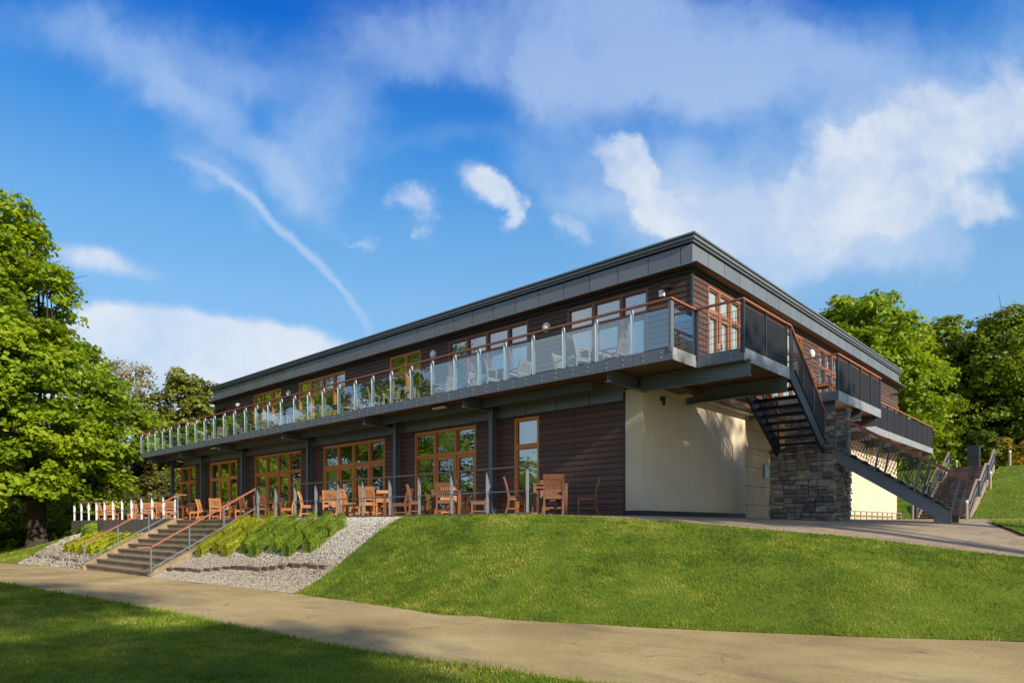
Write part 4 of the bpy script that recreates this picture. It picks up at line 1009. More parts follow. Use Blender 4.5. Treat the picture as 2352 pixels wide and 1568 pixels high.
# ------------------------------------------------------------------ wall lights, cameras
def bulkhead(F, a, z, lb):
    p = F(a, .04, z); r = thing('wall_light', p, lb, 'wall light', 'round opal lights on the upper timber wall')
    d = Vector(F(0, 1, 0))-Vector(F(0, 0, 0)); P = Vector(p)
    mb = MB(); mb.tube([P-d*.03, P+d*.03], .15, 28); mb.build('base', 'white', r)
    mb = MB(); pts = [P+d*(.03+.075*math.sin(k*math.pi/12)) for k in range(7)]; rr = [.135*math.cos(k*math.pi/12)+.002 for k in range(7)]
    mb.tube(pts, rr, 28); mb.build('diffuser', 'lampglass', r, smooth=True)
for x, y, lb in ((1338, 802, 'round opal wall light nearest the corner, between the two widest upper windows'), (1061, 868, 'round opal wall light second from the corner on the front'), (706.8, 964, 'round opal wall light left of the four-pane upper window'),):
    s = S_at(x, 15.95); Y = 15.95/rt(x)[1]; z = (1287-y)/1653*Y-.25; bulkhead(front(TU), s, z, lb)
bulkhead(side(SR), T_at(1988, 8.40), (1287-866)/1653*(8.4/rt(1988)[0])-.25, 'round opal wall light on the right-hand gable wall above the stair')
def camera_thing(p, d, lb, flood=True):
    r = thing('security_camera', p, lb, 'camera'); P = Vector(p); d = Vector(d)
    mb = MB(); mb.bar(P, P+d*.18, .05, .05); mb.build('bracket', 'black', r)
    mb = MB(); c = P+d*.18; mb.tube([c+Vector((-.08, 0, .0)), c+Vector((.08, -.06, -.02))], .055, 12); mb.build('camera_body', 'black', r, smooth=False)
    if flood:
        mb = MB(); e = P+Vector((.16, 0, -.12))+d*.12; mb.box(e.x-.07, e.x+.07, e.y-.04, e.y+.04, e.z-.08, e.z+.08); mb.build('sensor_box', 'lampglass', r)
camera_thing((S_at(1640, 15.96), 15.96, (1287-707)/1653*(15.96/rt(1640)[1])-.25), (0, -1, 0), 'black camera with a pale sensor box under the near roof corner')
camera_thing((8.40, T_at(2184, 8.4), (1287-966)/1653*(8.4/rt(2184)[0])-.25), (-1, 0, 0), 'small black camera at the far end of the gable wall', False)
r = thing('flood_sensor', (8.86, 15.3, 2.95), 'small black lamp hanging at top of the cream wall below the beam', 'lamp')
mb = MB(); mb.box(8.80, 8.9, 15.24, 15.32, 2.94, 3.04); mb.build('housing', 'black', r); mb = MB(); mb.box(8.80, 8.85, 15.26, 15.30, 2.82, 2.94); mb.build('sensor_head', 'black', r)
r = thing('wall_spotlight', (S_at(623, 15.95), 15.95, 5.6), 'small white spotlight on the far upper wall beside the louvre', 'lamp')
s = S_at(590, 15.95); z = (1287-990)/1653*(15.95/rt(590)[1])-.25; r.location = (-s, 15.95, z); OFF[r.name] = Vector(r.location)
mb = MB(); mb.box(s-.02, s+.02, 15.85, 15.96, z-.02, z+.02); mb.build('bracket', 'white', r); mb = MB(); mb.tube([(s, 15.87, z), (s-.06, 15.72, z-.06)], [.05, .09], 12); mb.build('lamp_head', 'white', r)
for x, lb in ((1076, 'slim rectangular light under the balcony soffit near the middle columns'), (524, 'slim rectangular light under the balcony soffit near the far end')):
    s = S_at(x, 13.45); r = thing('soffit_light', (s, 13.45, 3.36), lb, 'soffit light', 'rectangular lights under the balcony')
    mb = MB(); mb.box(s-.3, s+.3, 13.38, 13.52, 3.34, 3.383); mb.build('base', 'black', r); mb = MB(); mb.box(s-.28, s+.28, 13.39, 13.51, 3.27, 3.34); mb.build('diffuser', 'lampglass', r, bevel=.015)
mb = MB(); mb.box(8.90+.05, 8.99, 21.95, 22.35, 1.32, 1.78); mb.box(8.94, 8.95, 21.98, 22.32, 1.35, 1.75)
tag(mb.build('notice_panel', 'bluesign', bevel=.006), 'small pale blue notice panel on block wall beside the stone pier', 'sign')

# ------------------------------------------------------------------ furniture
def chair_proto(name, arms, m, lab):
    t = thing(name, (0, 0, 0), lab, 'chair', None, local=True); W, D, SH, BH = .48, .46, .44, .92
    def B(nm, mb): mb.build(nm, m, t)
    for sx in (-1, 1):
        mb = MB(True); x = sx*(W/2-.025); mb.bar((x, D/2-.03, 0), (x, D/2-.03, .66 if arms else SH-.02), .045, .05, up=(0, 1, 0)); B('leg', mb)
        mb = MB(True); pts = [(x, -D/2-.06, 0), (x, -D/2+.02, .25), (x, -D/2+.03, .45), (x, -D/2-.02, .7), (x, -D/2-.09, BH)]
        for a, b in zip(pts[:-1], pts[1:]): mb.bar(a, b, .045, .05, up=(0, 1, 0))
        B('leg', mb)
        if arms:
            mb = MB(True); mb.bar((x, -D/2-.0, .66), (x, -.02, .685), .06, .03); mb.bar((x, -.03, .685), (x, D/2+.03, .665), .06, .03); B('armrest', mb)
    mb = MB(True)
    for k in range(6): y = -D/2+.03+k*.076; mb.box(-W/2+.005, W/2-.005, y, y+.068, SH-.005, SH+.018)
    B('seat', mb)
    mb = MB(True); mb.box(-W/2+.05, W/2-.05, D/2-.045, D/2-.02, SH-.08, SH-.006); mb.box(-W/2+.05, W/2-.05, -D/2+.02, -D/2+.045, SH-.08, SH-.006)
    for sx in (-1, 1): x = sx*(W/2-.025); mb.bar((x, -D/2+.04, SH-.05), (x, D/2-.05, SH-.05), .025, .07)
    B('seat_frame', mb)
    mb = MB(True)
    for sx in (-1, 1): x = sx*(W/2-.025); mb.bar((x, -D/2, .16), (x, D/2-.05, .16), .022, .04)
    mb.bar((-W/2+.04, 0, .16), (W/2-.04, 0, .16), .022, .04); B('stretcher', mb)
    mb = MB(True)
    mb.bar((-W/2+.03, -D/2-.078, BH-.05), (W/2-.03, -D/2-.078, BH-.05), .028, .10, up=(0, -.3, 1)); mb.bar((-W/2+.03, -D/2+.015, SH+.11), (W/2-.03, -D/2+.015, SH+.11), .026, .06)
    n = 7
    for k in range(n):
        x = -W/2+.075+(W-.15)*k/(n-1); mb.bar((x, -D/2+.015, SH+.13), (x, -D/2-.02, .7), .043, .014, up=(0, 1, 0)); mb.bar((x, -D/2-.02, .7), (x, -D/2-.072, BH-.09), .043, .014, up=(0, 1, 0))
    B('backrest', mb)
    return t
def table_proto(name, m, lab, L=.85, Hh=.75):
    t = thing(name, (0, 0, 0), lab, 'table', None, local=True); n = 9; w_ = L/n
    mb = MB(True)
    for k in range(n): mb.box(-L/2+k*w_+.003, -L/2+(k+1)*w_-.003, -L/2, L/2, Hh-.028, Hh)
    mb.build('tabletop', m, t)
    mb = MB(True); q = L/2-.06
    for (a, b, c, d) in ((-q, q, -q, -q+.025), (-q, q, q-.025, q), (-q, -q+.025, -q, q), (q-.025, q, -q, q)): mb.box(a, b, c, d, Hh-.12, Hh-.03)
    mb.build('apron', m, t)
    for sx in (-1, 1):
        for sy in (-1, 1): mb = MB(True); mb.box(sx*(L/2-.055)-.038, sx*(L/2-.055)+.038, sy*(L/2-.055)-.038, sy*(L/2-.055)+.038, 0, Hh-.03); mb.build('leg', m, t)
    return t
def place(proto, used, s, t, z, rz, lab, group, m=None):
    if proto.name in used:
        r = proto.copy(); C.objects.link(r)
        for ch, dat in used[proto.name]:
            c = ch.copy(); C.objects.link(c); c.parent = r; c.data = alt(dat, m) if m else dat
    else:
        r = proto; used[proto.name] = [(c, c.data) for c in bpy.data.objects if c.parent == proto]
        for c, dat in used[proto.name]: c.data = alt(dat, m) if m else dat
    r.location = (-s, t, z); r.rotation_euler = (0, 0, rz); r['label'] = lab; r['group'] = group; return r
ALT = {}
def alt(me, m):
    k = (me.name, m)
    if k not in ALT: q = me.copy(); q.materials.clear(); q.materials.append(M[m]); ALT[k] = q
    return ALT[k]
used = {}
CAMR = R(42.70)
ch_o = chair_proto('terrace_chair', False, 'chair_wood', ''); ch_b = chair_proto('garden_armchair', True, 'chair_grey', '')
tb_o = table_proto('terrace_table', 'chair_brown', ''); tb_b = table_proto('balcony_table', 'chair_grey', '', .8)
def cam_to_st(x, Y): a, b = rt(x); return a*Y, b*Y
ordn = ['nearest to the cream corner', 'in front of the three-bay glazed doors', 'at right of the nearer four door leaves', 'at left of the nearer four door leaves', 'before the farther four door leaves', 'right of the steps', 'behind the top of the steps', 'just left of the left stair handrail', 'farthest left on the terrace']
G = [(1346, 16.4), (1094, 19.4), (922, 21.3), (818, 23.4), (664, 27.3), (552, 30.0), (466, 33.6), (394, 35.6), (294, 39.0)]
GT, GC = 'wooden tables on the terrace', 'wooden chairs on the terrace'
for gi, (x, Y) in enumerate(G):
    s, t = cam_to_st(x, Y); t = max(12.35, min(13.35, t)) ; wh = ordn[gi]
    rot = CAMR+R((0, 3, -4, 5, -2, 4, -5, 3, 0)[gi]); z = .004
    place(tb_o, used, s, t, z, rot, 'brown square wooden table '+wh, GT)
    for k, (dx, dy, face, side_) in enumerate(((0, -.72, 0, 'near side'), (-.85, 0, -90, 'left side'), (.85, 0, 90, 'right side'), (0, .8, 180, 'far side'))):
        if gi == 8 and k == 3: continue
        j = random.uniform(-.06, .06); a = rot; wx = (dx+j)*math.cos(a)-(dy-abs(j))*math.sin(a); wy = (dx+j)*math.sin(a)+(dy-abs(j))*math.cos(a)
        mm = 'chair_brown' if (gi in (0,) or (gi, k) in ((1, 0), (1, 2), (1, 1), (4, 0), (4, 1), (2, 2))) else None  # these chairs have tree shade put into their wood colour
        place(ch_o, used, s-wx, t+wy, z, a+R(face+random.uniform(-6, 6)), '%s wooden chair, %s of table %s' % ('brown' if mm else 'orange', side_, wh), GC, mm)
BG = [(1455, 14.75), (1232, 14.75), (1060, 14.7), (948, 14.7), (838, 14.7), (712, 14.7), (618, 14.7), (530, 14.7)]
bord = ['below the near curtained windows', 'below the second upper window bay', 'under the second round wall light', 'in front of the narrow upper glazing', 'right of the four-pane upper window', 'under the third round wall light', 'in front of the three-pane upper glazing', 'beside the far louvre']
for gi, (x, t) in enumerate(BG):
    s = S_at(x, t); wh = bord[gi]; rot = R(random.uniform(-8, 8)); z = ZF+.019
    place(tb_b, used, s, t, z, rot, 'weathered square table on the balcony '+wh, 'weathered tables on the balcony')
    for k, (dx, dy, face, side_) in enumerate(((-.95, .0, -90, 'left'), (.72, -.1, 90, 'right'), (0, -.72, 0, 'near'))):
        if k == 2 and gi not in (0, 1, 3): continue
        place(ch_b, used, s-dx, t+dy, z, rot+R(face+random.uniform(-12, 12)), 'weathered armchair %s of balcony table %s' % (side_, wh), 'weathered armchairs on the balcony')
# furniture on the middle balcony
for i, tt in enumerate((21.6, 23.4)):
    place(ch_o, used, 7.0, tt, ZF+.019, R(-90+random.uniform(-20, 20)), 'orange-brown wooden chair on the middle gable balcony, %s' % ('nearer end' if i == 0 else 'farther end'), 'wooden chairs on the middle balcony')

# ------------------------------------------------------------------ hill stairs and bollards
hs = thing('hillside_steps', (7.45, 42, 0), 'flight of timber sleeper steps climbing the hill with wooden handrails', 'steps')
steps_ = []; t = 41.6; z = .03
for fl in range(3):
    for k in range(6 if fl else 7): steps_.append((t, z+.178)); z += .178; t += .37
    t += .85 if fl < 2 else 0; 
zt_of = lambda: None
for i, (tt, zz) in enumerate(steps_):
    nx = steps_[i+1][0] if i+1 < len(steps_) else tt+.8
    mb = MB(); mb.box(6.35, 8.55, tt, tt+.10, zz-.178, zz-.03); mb.box(6.36, 8.54, tt+.10, nx, zz-.2, zz-.012); mb.m = 1; mb.box(6.35, 8.55, tt-.02, tt+.10, zz-.028, zz); mb.build('step', ['sleeper', 'chair_grey'], hs)
def zstep(t_):
    z_ = .03
    for a, b in steps_:
        if t_ >= a: z_ = b
    return z_
f0, f1, f2 = steps_[0], steps_[7], steps_[13]; l0, l1, l2 = steps_[6], steps_[12], steps_[18]
nodes = [(f0[0]-.1, .03), (l0[0], l0[1]), (f1[0]-.2, l0[1]), (l1[0], l1[1]), (f2[0]-.2, l1[1]), (l2[0], l2[1])]
for s in (6.28, 8.62):
    mb = MB(); mb.prism([(s-.04, a, b+.06) for a, b in nodes]+[(s-.04, nodes[-1][0], nodes[-1][1]-.4), (s-.04, nodes[2][0], nodes[2][1]-.5), (s-.04, nodes[0][0], -.3)], (.08, 0, 0)); mb.build('side_board', 'pale_wood', hs)
    mb = MB()
    for (a, b), (c, d) in zip(nodes[:-1], nodes[1:]): mb.bar((s, a, b+.98), (s, c, d+.98), .09, .06)
    mb.build('handrail', 'pale_wood', hs)
    mb = MB()
    for (a, b), (c, d) in zip(nodes[:-1], nodes[1:]):
        if d > b: mb.bar((s, a, b+.5), (s, c, d+.5), .03, .14)
    mb.build('lower_rail', 'steel', hs)
    for (a, b) in nodes: mb = MB(); mb.box(s-.04, s+.04, a-.04, a+.04, b-.2, b+.95); mb.build('post', 'steel', hs)
def bollard(x, ytop, ybot, lb, s=None):
    a = (x-1254)/1653
    hpx = (ybot-ytop); Y = 1653*1.0/hpx; s, t = cam_to_st(x, Y)
    # settle on the terrain along the sight line
    for Yk in np.arange(25, 60, .1):
        ss_, tt_ = cam_to_st(x, Yk); 
        if Hz(ss_, tt_) >= (1287-ybot)/1653*Yk-.25 and Yk > 33: s, t, Y = ss_, tt_, Yk; break
    h = hpx/1653*Y; z = Hz(s, t); r = thing('bollard', (s, t, z), lb, 'bollard', 'pale round-topped bollards around the hillside steps')
    mb = MB(); mb.tube([(s, t, z-.2), (s, t, z+h*.86)], .075, 12); mb.build('shaft', 'pale_wood', r)
    mb = MB(); mb.tube([(s, t, z+h*.86), (s, t, z+h*.88), (s, t, z+h*.95), (s, t, z+h)], [.085, .085, .08, .03], 12); mb.build('cap', 'post', r)
for x, a, b, lb in ((2235.6, 1228, 1272, 'pale bollard beside the end of cream wall'), (2367.6, 1224, 1272, 'pale bollard at the foot of hill steps, right side'), (2425, 1153.5, 1197.5, 'pale bollard halfway up the hill, right of the steps'), (2342, 1111, 1145, 'pale bollard at the top of hill steps, left side'), (2473, 1102, 1141.5, 'pale bollard at the top of the hill, right of the steps')): bollard(x, a, b, lb)
s, t = cam_to_st(2385, 47); z = Hz(s, t); r = thing('metal_cabinet', (s, t, z), 'tall dark grey metal pillar cabinet at the top of the hill steps', 'cabinet')
mb = MB(); mb.box(s-.36, s+.36, t-.3, t+.3, z+.2, z+.98); mb.box(s-.36, s+.36, t-.3, t+.3, z+1.0, z+1.85); mb.build('cabinet_body', 'steel_dark', r, bevel=.01)
mb = MB(); mb.box(s-.33, s+.33, t-.27, t+.27, z-.1, z+.2); mb.build('cabinet_base', 'white', r)
# low timber frame by the white wall
r = thing('low_trellis', (8.1, 30, .02), 'low pale timber rail fence at the foot of the sunlit cream wall', 'fence')
mb = MB(); mb.bar((8.1, 25.5, .33), (8.1, 35.8, .33), .04, .04); mb.bar((8.1, 25.5, .17), (8.1, 35.8, .17), .03, .03); mb.build('rail', 'pale_wood', r)
for tt in np.linspace(25.5, 35.8, 14): mb = MB(); mb.box(8.08, 8.12, tt-.02, tt+.02, -.05, .35); mb.build('post', 'pale_wood', r)

# ------------------------------------------------------------------ hedges
def leaves(P, N, size, jit=.5, asp=1.5, rg=rng):
    n = len(P); N = N+rg.normal(0, jit, (n, 3)); N /= np.linalg.norm(N, axis=1)[:, None]+1e-9
    a = rg.normal(size=(n, 3)); U_ = np.cross(N, a); U_ /= np.linalg.norm(U_, axis=1)[:, None]+1e-9; W_ = np.cross(N, U_)
    sz = (size*rg.uniform(.6, 1.35, n))[:, None]
    U_ = U_*sz*asp*.5; W_ = W_*sz*.5
    V = np.stack([P-U_, P+W_*.9-U_*.1, P+U_, P-W_*.9-U_*.1], 1).reshape(-1, 3); return V, np.arange(4*n).reshape(-1, 4)
def box_hedge(s0, s1, t0, t1, h, m, lb, grp, dens=4200, leaf=.019):
    cs, ct = (s0+s1)/2, (t0+t1)/2; zc = Hz(cs, ct); r = thing('box_hedge', (cs, ct, zc), lb, 'hedge', grp)
    nx, ny = 5, 9; vs = []; mb = MB()
    def top(s, t): return float(H(s, t))
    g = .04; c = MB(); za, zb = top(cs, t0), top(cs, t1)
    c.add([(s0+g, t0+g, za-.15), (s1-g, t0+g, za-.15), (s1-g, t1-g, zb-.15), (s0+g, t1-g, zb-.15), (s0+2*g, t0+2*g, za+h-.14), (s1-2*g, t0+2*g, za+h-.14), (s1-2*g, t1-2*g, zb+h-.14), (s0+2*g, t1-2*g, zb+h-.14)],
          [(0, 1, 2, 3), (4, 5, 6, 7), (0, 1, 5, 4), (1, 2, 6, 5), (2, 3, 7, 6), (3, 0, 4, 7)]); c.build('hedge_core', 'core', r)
    A = [(s1-s0)*(t1-t0), (t1-t0)*h, (t1-t0)*h, (s1-s0)*h, (s1-s0)*h]; Ps = []; Ns = []
    for k, ar in enumerate(A):
        n = int(ar*dens*(1.2 if k == 0 else 1)); u, v = rng.random(n), rng.random(n)
        if k == 0: s, t, f, nn = s0+u*(s1-s0), t0+v*(t1-t0), np.ones(n), (0, 0, 1)
        elif k == 1: s, t, f, nn = np.full(n, s0), t0+u*(t1-t0), v, (1, 0, 0)
        elif k == 2: s, t, f, nn = np.full(n, s1), t0+u*(t1-t0), v, (-1, 0, 0)
        elif k == 3: s, t, f, nn = s0+u*(s1-s0), np.full(n, t0), v, (0, -1, 0)
        else: s, t, f, nn = s0+u*(s1-s0), np.full(n, t1), v, (0, 1, 0)
        zt = np.interp(t, [t0, t1], [za, zb])
        lump = .014*np.sin(s*9+t*7)+.016*np.sin(t*13-s*5)+rng.normal(0, .008, n)
        # round the arrises
        ds = np.minimum(s-s0, s1-s)/(s1-s0)*2; dt = np.minimum(t-t0, t1-t)/(t1-t0)*2
        zz = zt+f*h+(lump if k == 0 else 0); rr = .07*np.clip(1-np.minimum(ds*3, dt*4), 0, 1)
        if k == 0: zz = zz-rr*.6-.11*np.abs((s-cs)/(s1-s0)*2)**2.2
        off = lump if k else 0; pull = np.where(f > .6, (f-.6)*.22, 0)*(k > 0); zz = zz-(f > .85)*(k in (1, 2))*.06
        s = s+(-1 if k == 1 else 1 if k == 2 else 0)*(off-pull); t = t+(-1 if k == 3 else 1 if k == 4 else 0)*(off-pull)
        Ps.append(np.stack([-s, t, zz], 1)); N_ = np.tile(nn, (n, 1)).astype(float)
        if k == 0: N_[:, 0] = -np.clip((s-cs)/(s1-s0)*2, -1, 1)*.9
        Ns.append(N_)
    V, F = leaves(np.concatenate(Ps), np.concatenate(Ns), leaf, .32, 1.3); fastmesh('foliage', V, F, m, r)
    return r
rows = [22.0, 21.17, 20.34, 19.5, 18.68, 17.85, 17.0, 16.2]
nm = ['eighth', 'seventh', 'sixth', 'fifth', 'fourth', 'third', 'second', 'first']
for i, s in enumerate(rows):
    m = 'box_yellow' if i < 3 else 'box_green'; b = 9.05+.045*i+(.14 if i % 2 else 0); tm = 9.9+(.15 if i % 2 else -.1); te = 10.75-(.1 if i % 3 == 1 else 0)
    cl = 'yellow-green' if i < 3 else 'green'
    box_hedge(s-.21, s+.21, b, tm-.06, .43, m, 'clipped %s box hedge block, lower piece of the %s row from the right' % (cl, nm[i]), 'clipped box hedges right of the steps')
    box_hedge(s-.18+.06, s+.20+.06, tm+.05, te, .40, m, 'clipped %s box hedge block, upper piece of the %s row from the right' % (cl, nm[i]), 'clipped box hedges right of the steps')
for i in range(6):
    s = 31.2+i*1.15
    box_hedge(s-.35, s+.35, 9.1, 10.35, .42, 'box_yellow', 'bright yellow-green box hedge strip left of the steps, number %s from the stair' % ['one', 'two', 'three', 'four', 'five', 'six'][i], 'clipped box hedges left of the steps', 900, .05)
box_hedge(39.2, 39.8, 10.5, 11.05, .62, 'box_green', 'small clipped green shrub cube against the retaining wall', 'small clipped shrubs by the retaining wall', 900, .05)
box_hedge(30.1, 30.9, 10.75, 11.15, .3, 'box_green', 'small clipped shrub beside the top of the left stair kerb', 'small clipped shrubs by the retaining wall', 900, .05)

# ------------------------------------------------------------------ trees
def sprays(pads, n_per, leaf, rg, spray_r=.55, flat=.35, low=-.35, shell=.72):
    P = []; N = []
    for (cx, cy, cz, rx, ry, rz) in pads:
        area = (rx*ry+ry*rz+rx*rz)/3; ns = max(4, int(area*n_per[0])); d = rg.normal(size=(ns, 3)); d /= np.linalg.norm(d, axis=1)[:, None]
        d[:, 2] = np.where(d[:, 2] < low, -d[:, 2]*.6, d[:, 2])
        rad = rg.uniform(shell, 1.04, ns)[:, None]; c = np.array([cx, cy, cz])+d*rad*np.array([rx, ry, rz])
        k = n_per[1]; q = rg.normal(size=(ns, k, 3)); q /= np.linalg.norm(q, axis=2)[..., None]; q *= rg.uniform(.1, 1, (ns, k, 1))**.5
        sr = spray_r*rg.uniform(.6, 1.3, (ns, 1, 1)); q = q*sr*np.array([1, 1, flat])
        q[..., 2] -= .25*(q[..., 0]*d[:, None, 0]+q[..., 1]*d[:, None, 1])+.12*(q[..., 0]**2+q[..., 1]**2)/spray_r
        P.append((c[:, None]+q).reshape(-1, 3)); nn = d[:, None]*.75+np.array([0, 0, .6])+0*q; N.append(nn.reshape(-1, 3))
    P = np.concatenate(P); N = np.concatenate(N); return leaves(P, N, leaf, .45, 1.25, rg)
def tree(name, s, t, z, pads, trunk_h, trunk_r, m, lb, cat='tree', grp=None, n_per=(7, 26), leaf=.17, seed=1, limbs=10, barkm='bark', lean=(0, 0), spray_r=.55, flat=.35, low=-.35, shell=.72, twigs=0, twig_r=.02):
    rg = np.random.default_rng(seed); r = thing(name, (s, t, z), lb, cat, grp)
    base = np.array([-s, t, z]); W_ = [(base[0]+x, base[1]+y, z+h, a, b, c) for (x, y, h, a, b, c) in pads]
    V, F = sprays(W_, n_per, leaf, rg, spray_r, flat, low, shell); fastmesh('crown', V, F, m, r)
    mb = MB(True); fork = base+np.array([lean[0], lean[1], trunk_h])
    pts = [tuple(base+(fork-base)*f+np.array([.12*math.sin(f*5+seed), .1*math.cos(f*4), 0])*trunk_r*2*f) for f in (-.05, .02, .15, .4, .7, 1)]
    mb.tube(pts, [trunk_r*1.5, trunk_r*1.3, trunk_r*1.05, trunk_r*.95, trunk_r*.85, trunk_r*.7], 10)
    if limbs:
        sel = rg.permutation(len(W_))[:limbs]
        for i in sel:
            e = np.array(W_[i][:3]); f = rg.uniform(.55, 1); st_ = base+(fork-base)*f; mid = st_*.5+e*.5+rg.normal(0, .3, 3)+np.array([0, 0, .15*np.linalg.norm(e-st_)*.3]); rr = trunk_r*rg.uniform(.18, .36)
            q1 = st_*.75+mid*.25+rg.normal(0, .1, 3)
            mb.tube([tuple(st_), tuple(q1), tuple(mid), tuple((mid+e)/2+rg.normal(0, .15, 3)), tuple(e)], [rr, rr*.8, rr*.6, rr*.4, rr*.2], 6)
            for _ in range(3):
                e2 = e+rg.normal(0, 1, 3)*np.array(W_[i][3:])*.7; mb.tube([tuple(mid*.5+e*.5), tuple((e+e2)/2+rg.normal(0, .15, 3)), tuple(e2)], [rr*.35, rr*.22, rr*.08], 4)
    for _ in range(twigs):
        i = rg.integers(len(W_)); w_ = W_[i]; d = rg.normal(size=3); d /= np.linalg.norm(d); d[2] = abs(d[2]); a = np.array(w_[:3])+d*np.array(w_[3:])*rg.uniform(.1, .6); b = np.array(w_[:3])+d*np.array(w_[3:])*rg.uniform(.95, 1.25)
        mb.tube([tuple(a), tuple((a+b)/2+rg.normal(0, .12, 3)), tuple(b)], [twig_r, twig_r*.6, twig_r*.25], 3)
    mb.build('trunk', barkm, r); return r
def auto_pads(Rr, Hb, Ht, n, seed, flat=.55, top_sq=.75):
    rg = np.random.default_rng(seed); out_ = []
    for i in range(n):
        f = (i+.5)/n; h = Hb+(Ht-Hb)*f; prof = math.sqrt(max(.05, 1-((f-.38)/.66)**2)) if f > .38 else .72+.28*(f/.38)
        a = i*2.4+rg.uniform(-.4, .4); rr = Rr*prof*rg.uniform(.45, .85); pr = Rr*rg.uniform(.30, .46)*max(.55, prof)
        out_.append((rr*math.cos(a), rr*math.sin(a), h-pr*flat*.5, pr, pr, pr*flat))
    out_.append((0, 0, Ht-Rr*.35, Rr*.4, Rr*.4, Rr*.35)); return out_
# camera-frame helper for lobes: right offset, depth offset -> world offset
def lo(dx, dd, h, a, b, c): return (dx*CU-dd*CV, -dx*-(-CV)+dd*CU, h, a, b, c) if False else (dx*CU+dd*-CV, dx*CV+dd*CU, h, a, b, c)
k = .0258
def lob(x, y, r, ry=None, dep=0., rz=None): return lo((x-85)*k, dep, (1207-y)*k-.25+2.05, r*k, (ry or r)*k, (rz or r*.80)*k)
big = [lob(-10, 520, 75, dep=1), lob(45, 500, 48, dep=-1), lob(62, 560, 40, dep=0), lob(-20, 600, 60, dep=2), lob(25, 650, 60, dep=-2), lob(100, 690, 72, dep=0, rz=58), lob(135, 655, 40, dep=-1), lob(20, 730, 85, dep=-3), lob(75, 800, 85, dep=-3), lob(150, 810, 65, dep=-2),
       lob(-40, 720, 90, dep=0), lob(-50, 850, 100, dep=-3), lob(30, 880, 100, dep=-4), lob(120, 870, 90, dep=-4), lob(195, 870, 62, dep=-2), lob(235, 910, 55, dep=0), lob(170, 940, 80, dep=-4), lob(250, 975, 50, dep=-1),
       lob(215, 1010, 70, dep=-3), lob(90, 960, 95, dep=-4.5), lob(265, 1030, 42, dep=0), lob(0, 980, 100, dep=-3), lob(150, 1030, 70, dep=-1), lob(120, 900, 110, dep=3), lob(20, 800, 110, dep=4), lob(200, 960, 80, dep=4), lob(-80, 950, 120, dep=0), lob(60, 1030, 80, dep=3),
       lob(140, 1125, 75, dep=-4, rz=22), lob(190, 1110, 40, dep=-3, rz=18), lob(20, 1105, 55, dep=-6, rz=26), lob(-10, 1150, 60, dep=-7, rz=26), lob(90, 1060, 60, dep=-5, rz=26), lob(40, 1120, 80, dep=-3, rz=40), lob(165, 1060, 75, dep=-3, rz=45), lob(235, 1065, 48, dep=-1), lob(-30, 1080, 90, dep=-3), lob(245, 1110, 36, dep=1), lob(110, 1150, 60, dep=2, rz=30), lob(200, 1150, 45, dep=2, rz=26), lob(0, 620, 70, dep=-1), lob(60, 620, 50, dep=1), lob(10, 560, 62, dep=-1, rz=50), lob(42, 600, 50, dep=-2, rz=44), lob(15, 690, 70, dep=-2, rz=55), lob(175, 1125, 60, dep=-2, rz=30), lob(60, 1150, 60, dep=-4, rz=30)]
tree('maple_tree', 47.8, 10.3, -2.0, big, 5.5, .55, 'maple', 'huge bright yellow-green maple tree filling the left edge', 'tree', None, (17, 36), .23, 3, 24, spray_r=.75, flat=.5, low=-.6, shell=.8)
def at(x, Y): s, t = cam_to_st(x, Y); return s, t, Hz(min(s, 89), t)-.1
def T_(x, Y, *a, **k_): s, t, z = at(x, Y); return tree(a[0], s, t, z, *a[1:], **k_)
# left background
p = auto_pads(4.4, 2, 14.6, 34, 5, .9)
T_(318, 52, 'tree', p, 5, .22, 'twigleaf', 'half-bare bronze twiggy tree between the maple and the dark conifer', grp=None, n_per=(9, 22), leaf=.16, seed=5, limbs=16, barkm='twig', twigs=420, twig_r=.022, spray_r=.5, flat=.8, shell=.4)
p = [(x*.8, y*.8, h, a*.8, b*.8, c) for (x, y, h, a, b, c) in auto_pads(4.6, 1.5, 13.4, 50, 6, .8)]
T_(463, 52, 'conifer_tree', p, 5, .3, 'conifer', 'dark olive conifer rising behind the far end of the balcony', n_per=(22, 26), leaf=.20, seed=6, limbs=6, spray_r=.4, flat=.6, shell=.6)
T_(400, 56, 'tree', auto_pads(4.6, 1, 11.8, 24, 16, .7), 4, .25, 'twigleaf', 'brownish tree behind the conifer, left of it', n_per=(14, 24), leaf=.19, seed=16, limbs=8, barkm='twig', twigs=150, shell=.5, flat=.7)
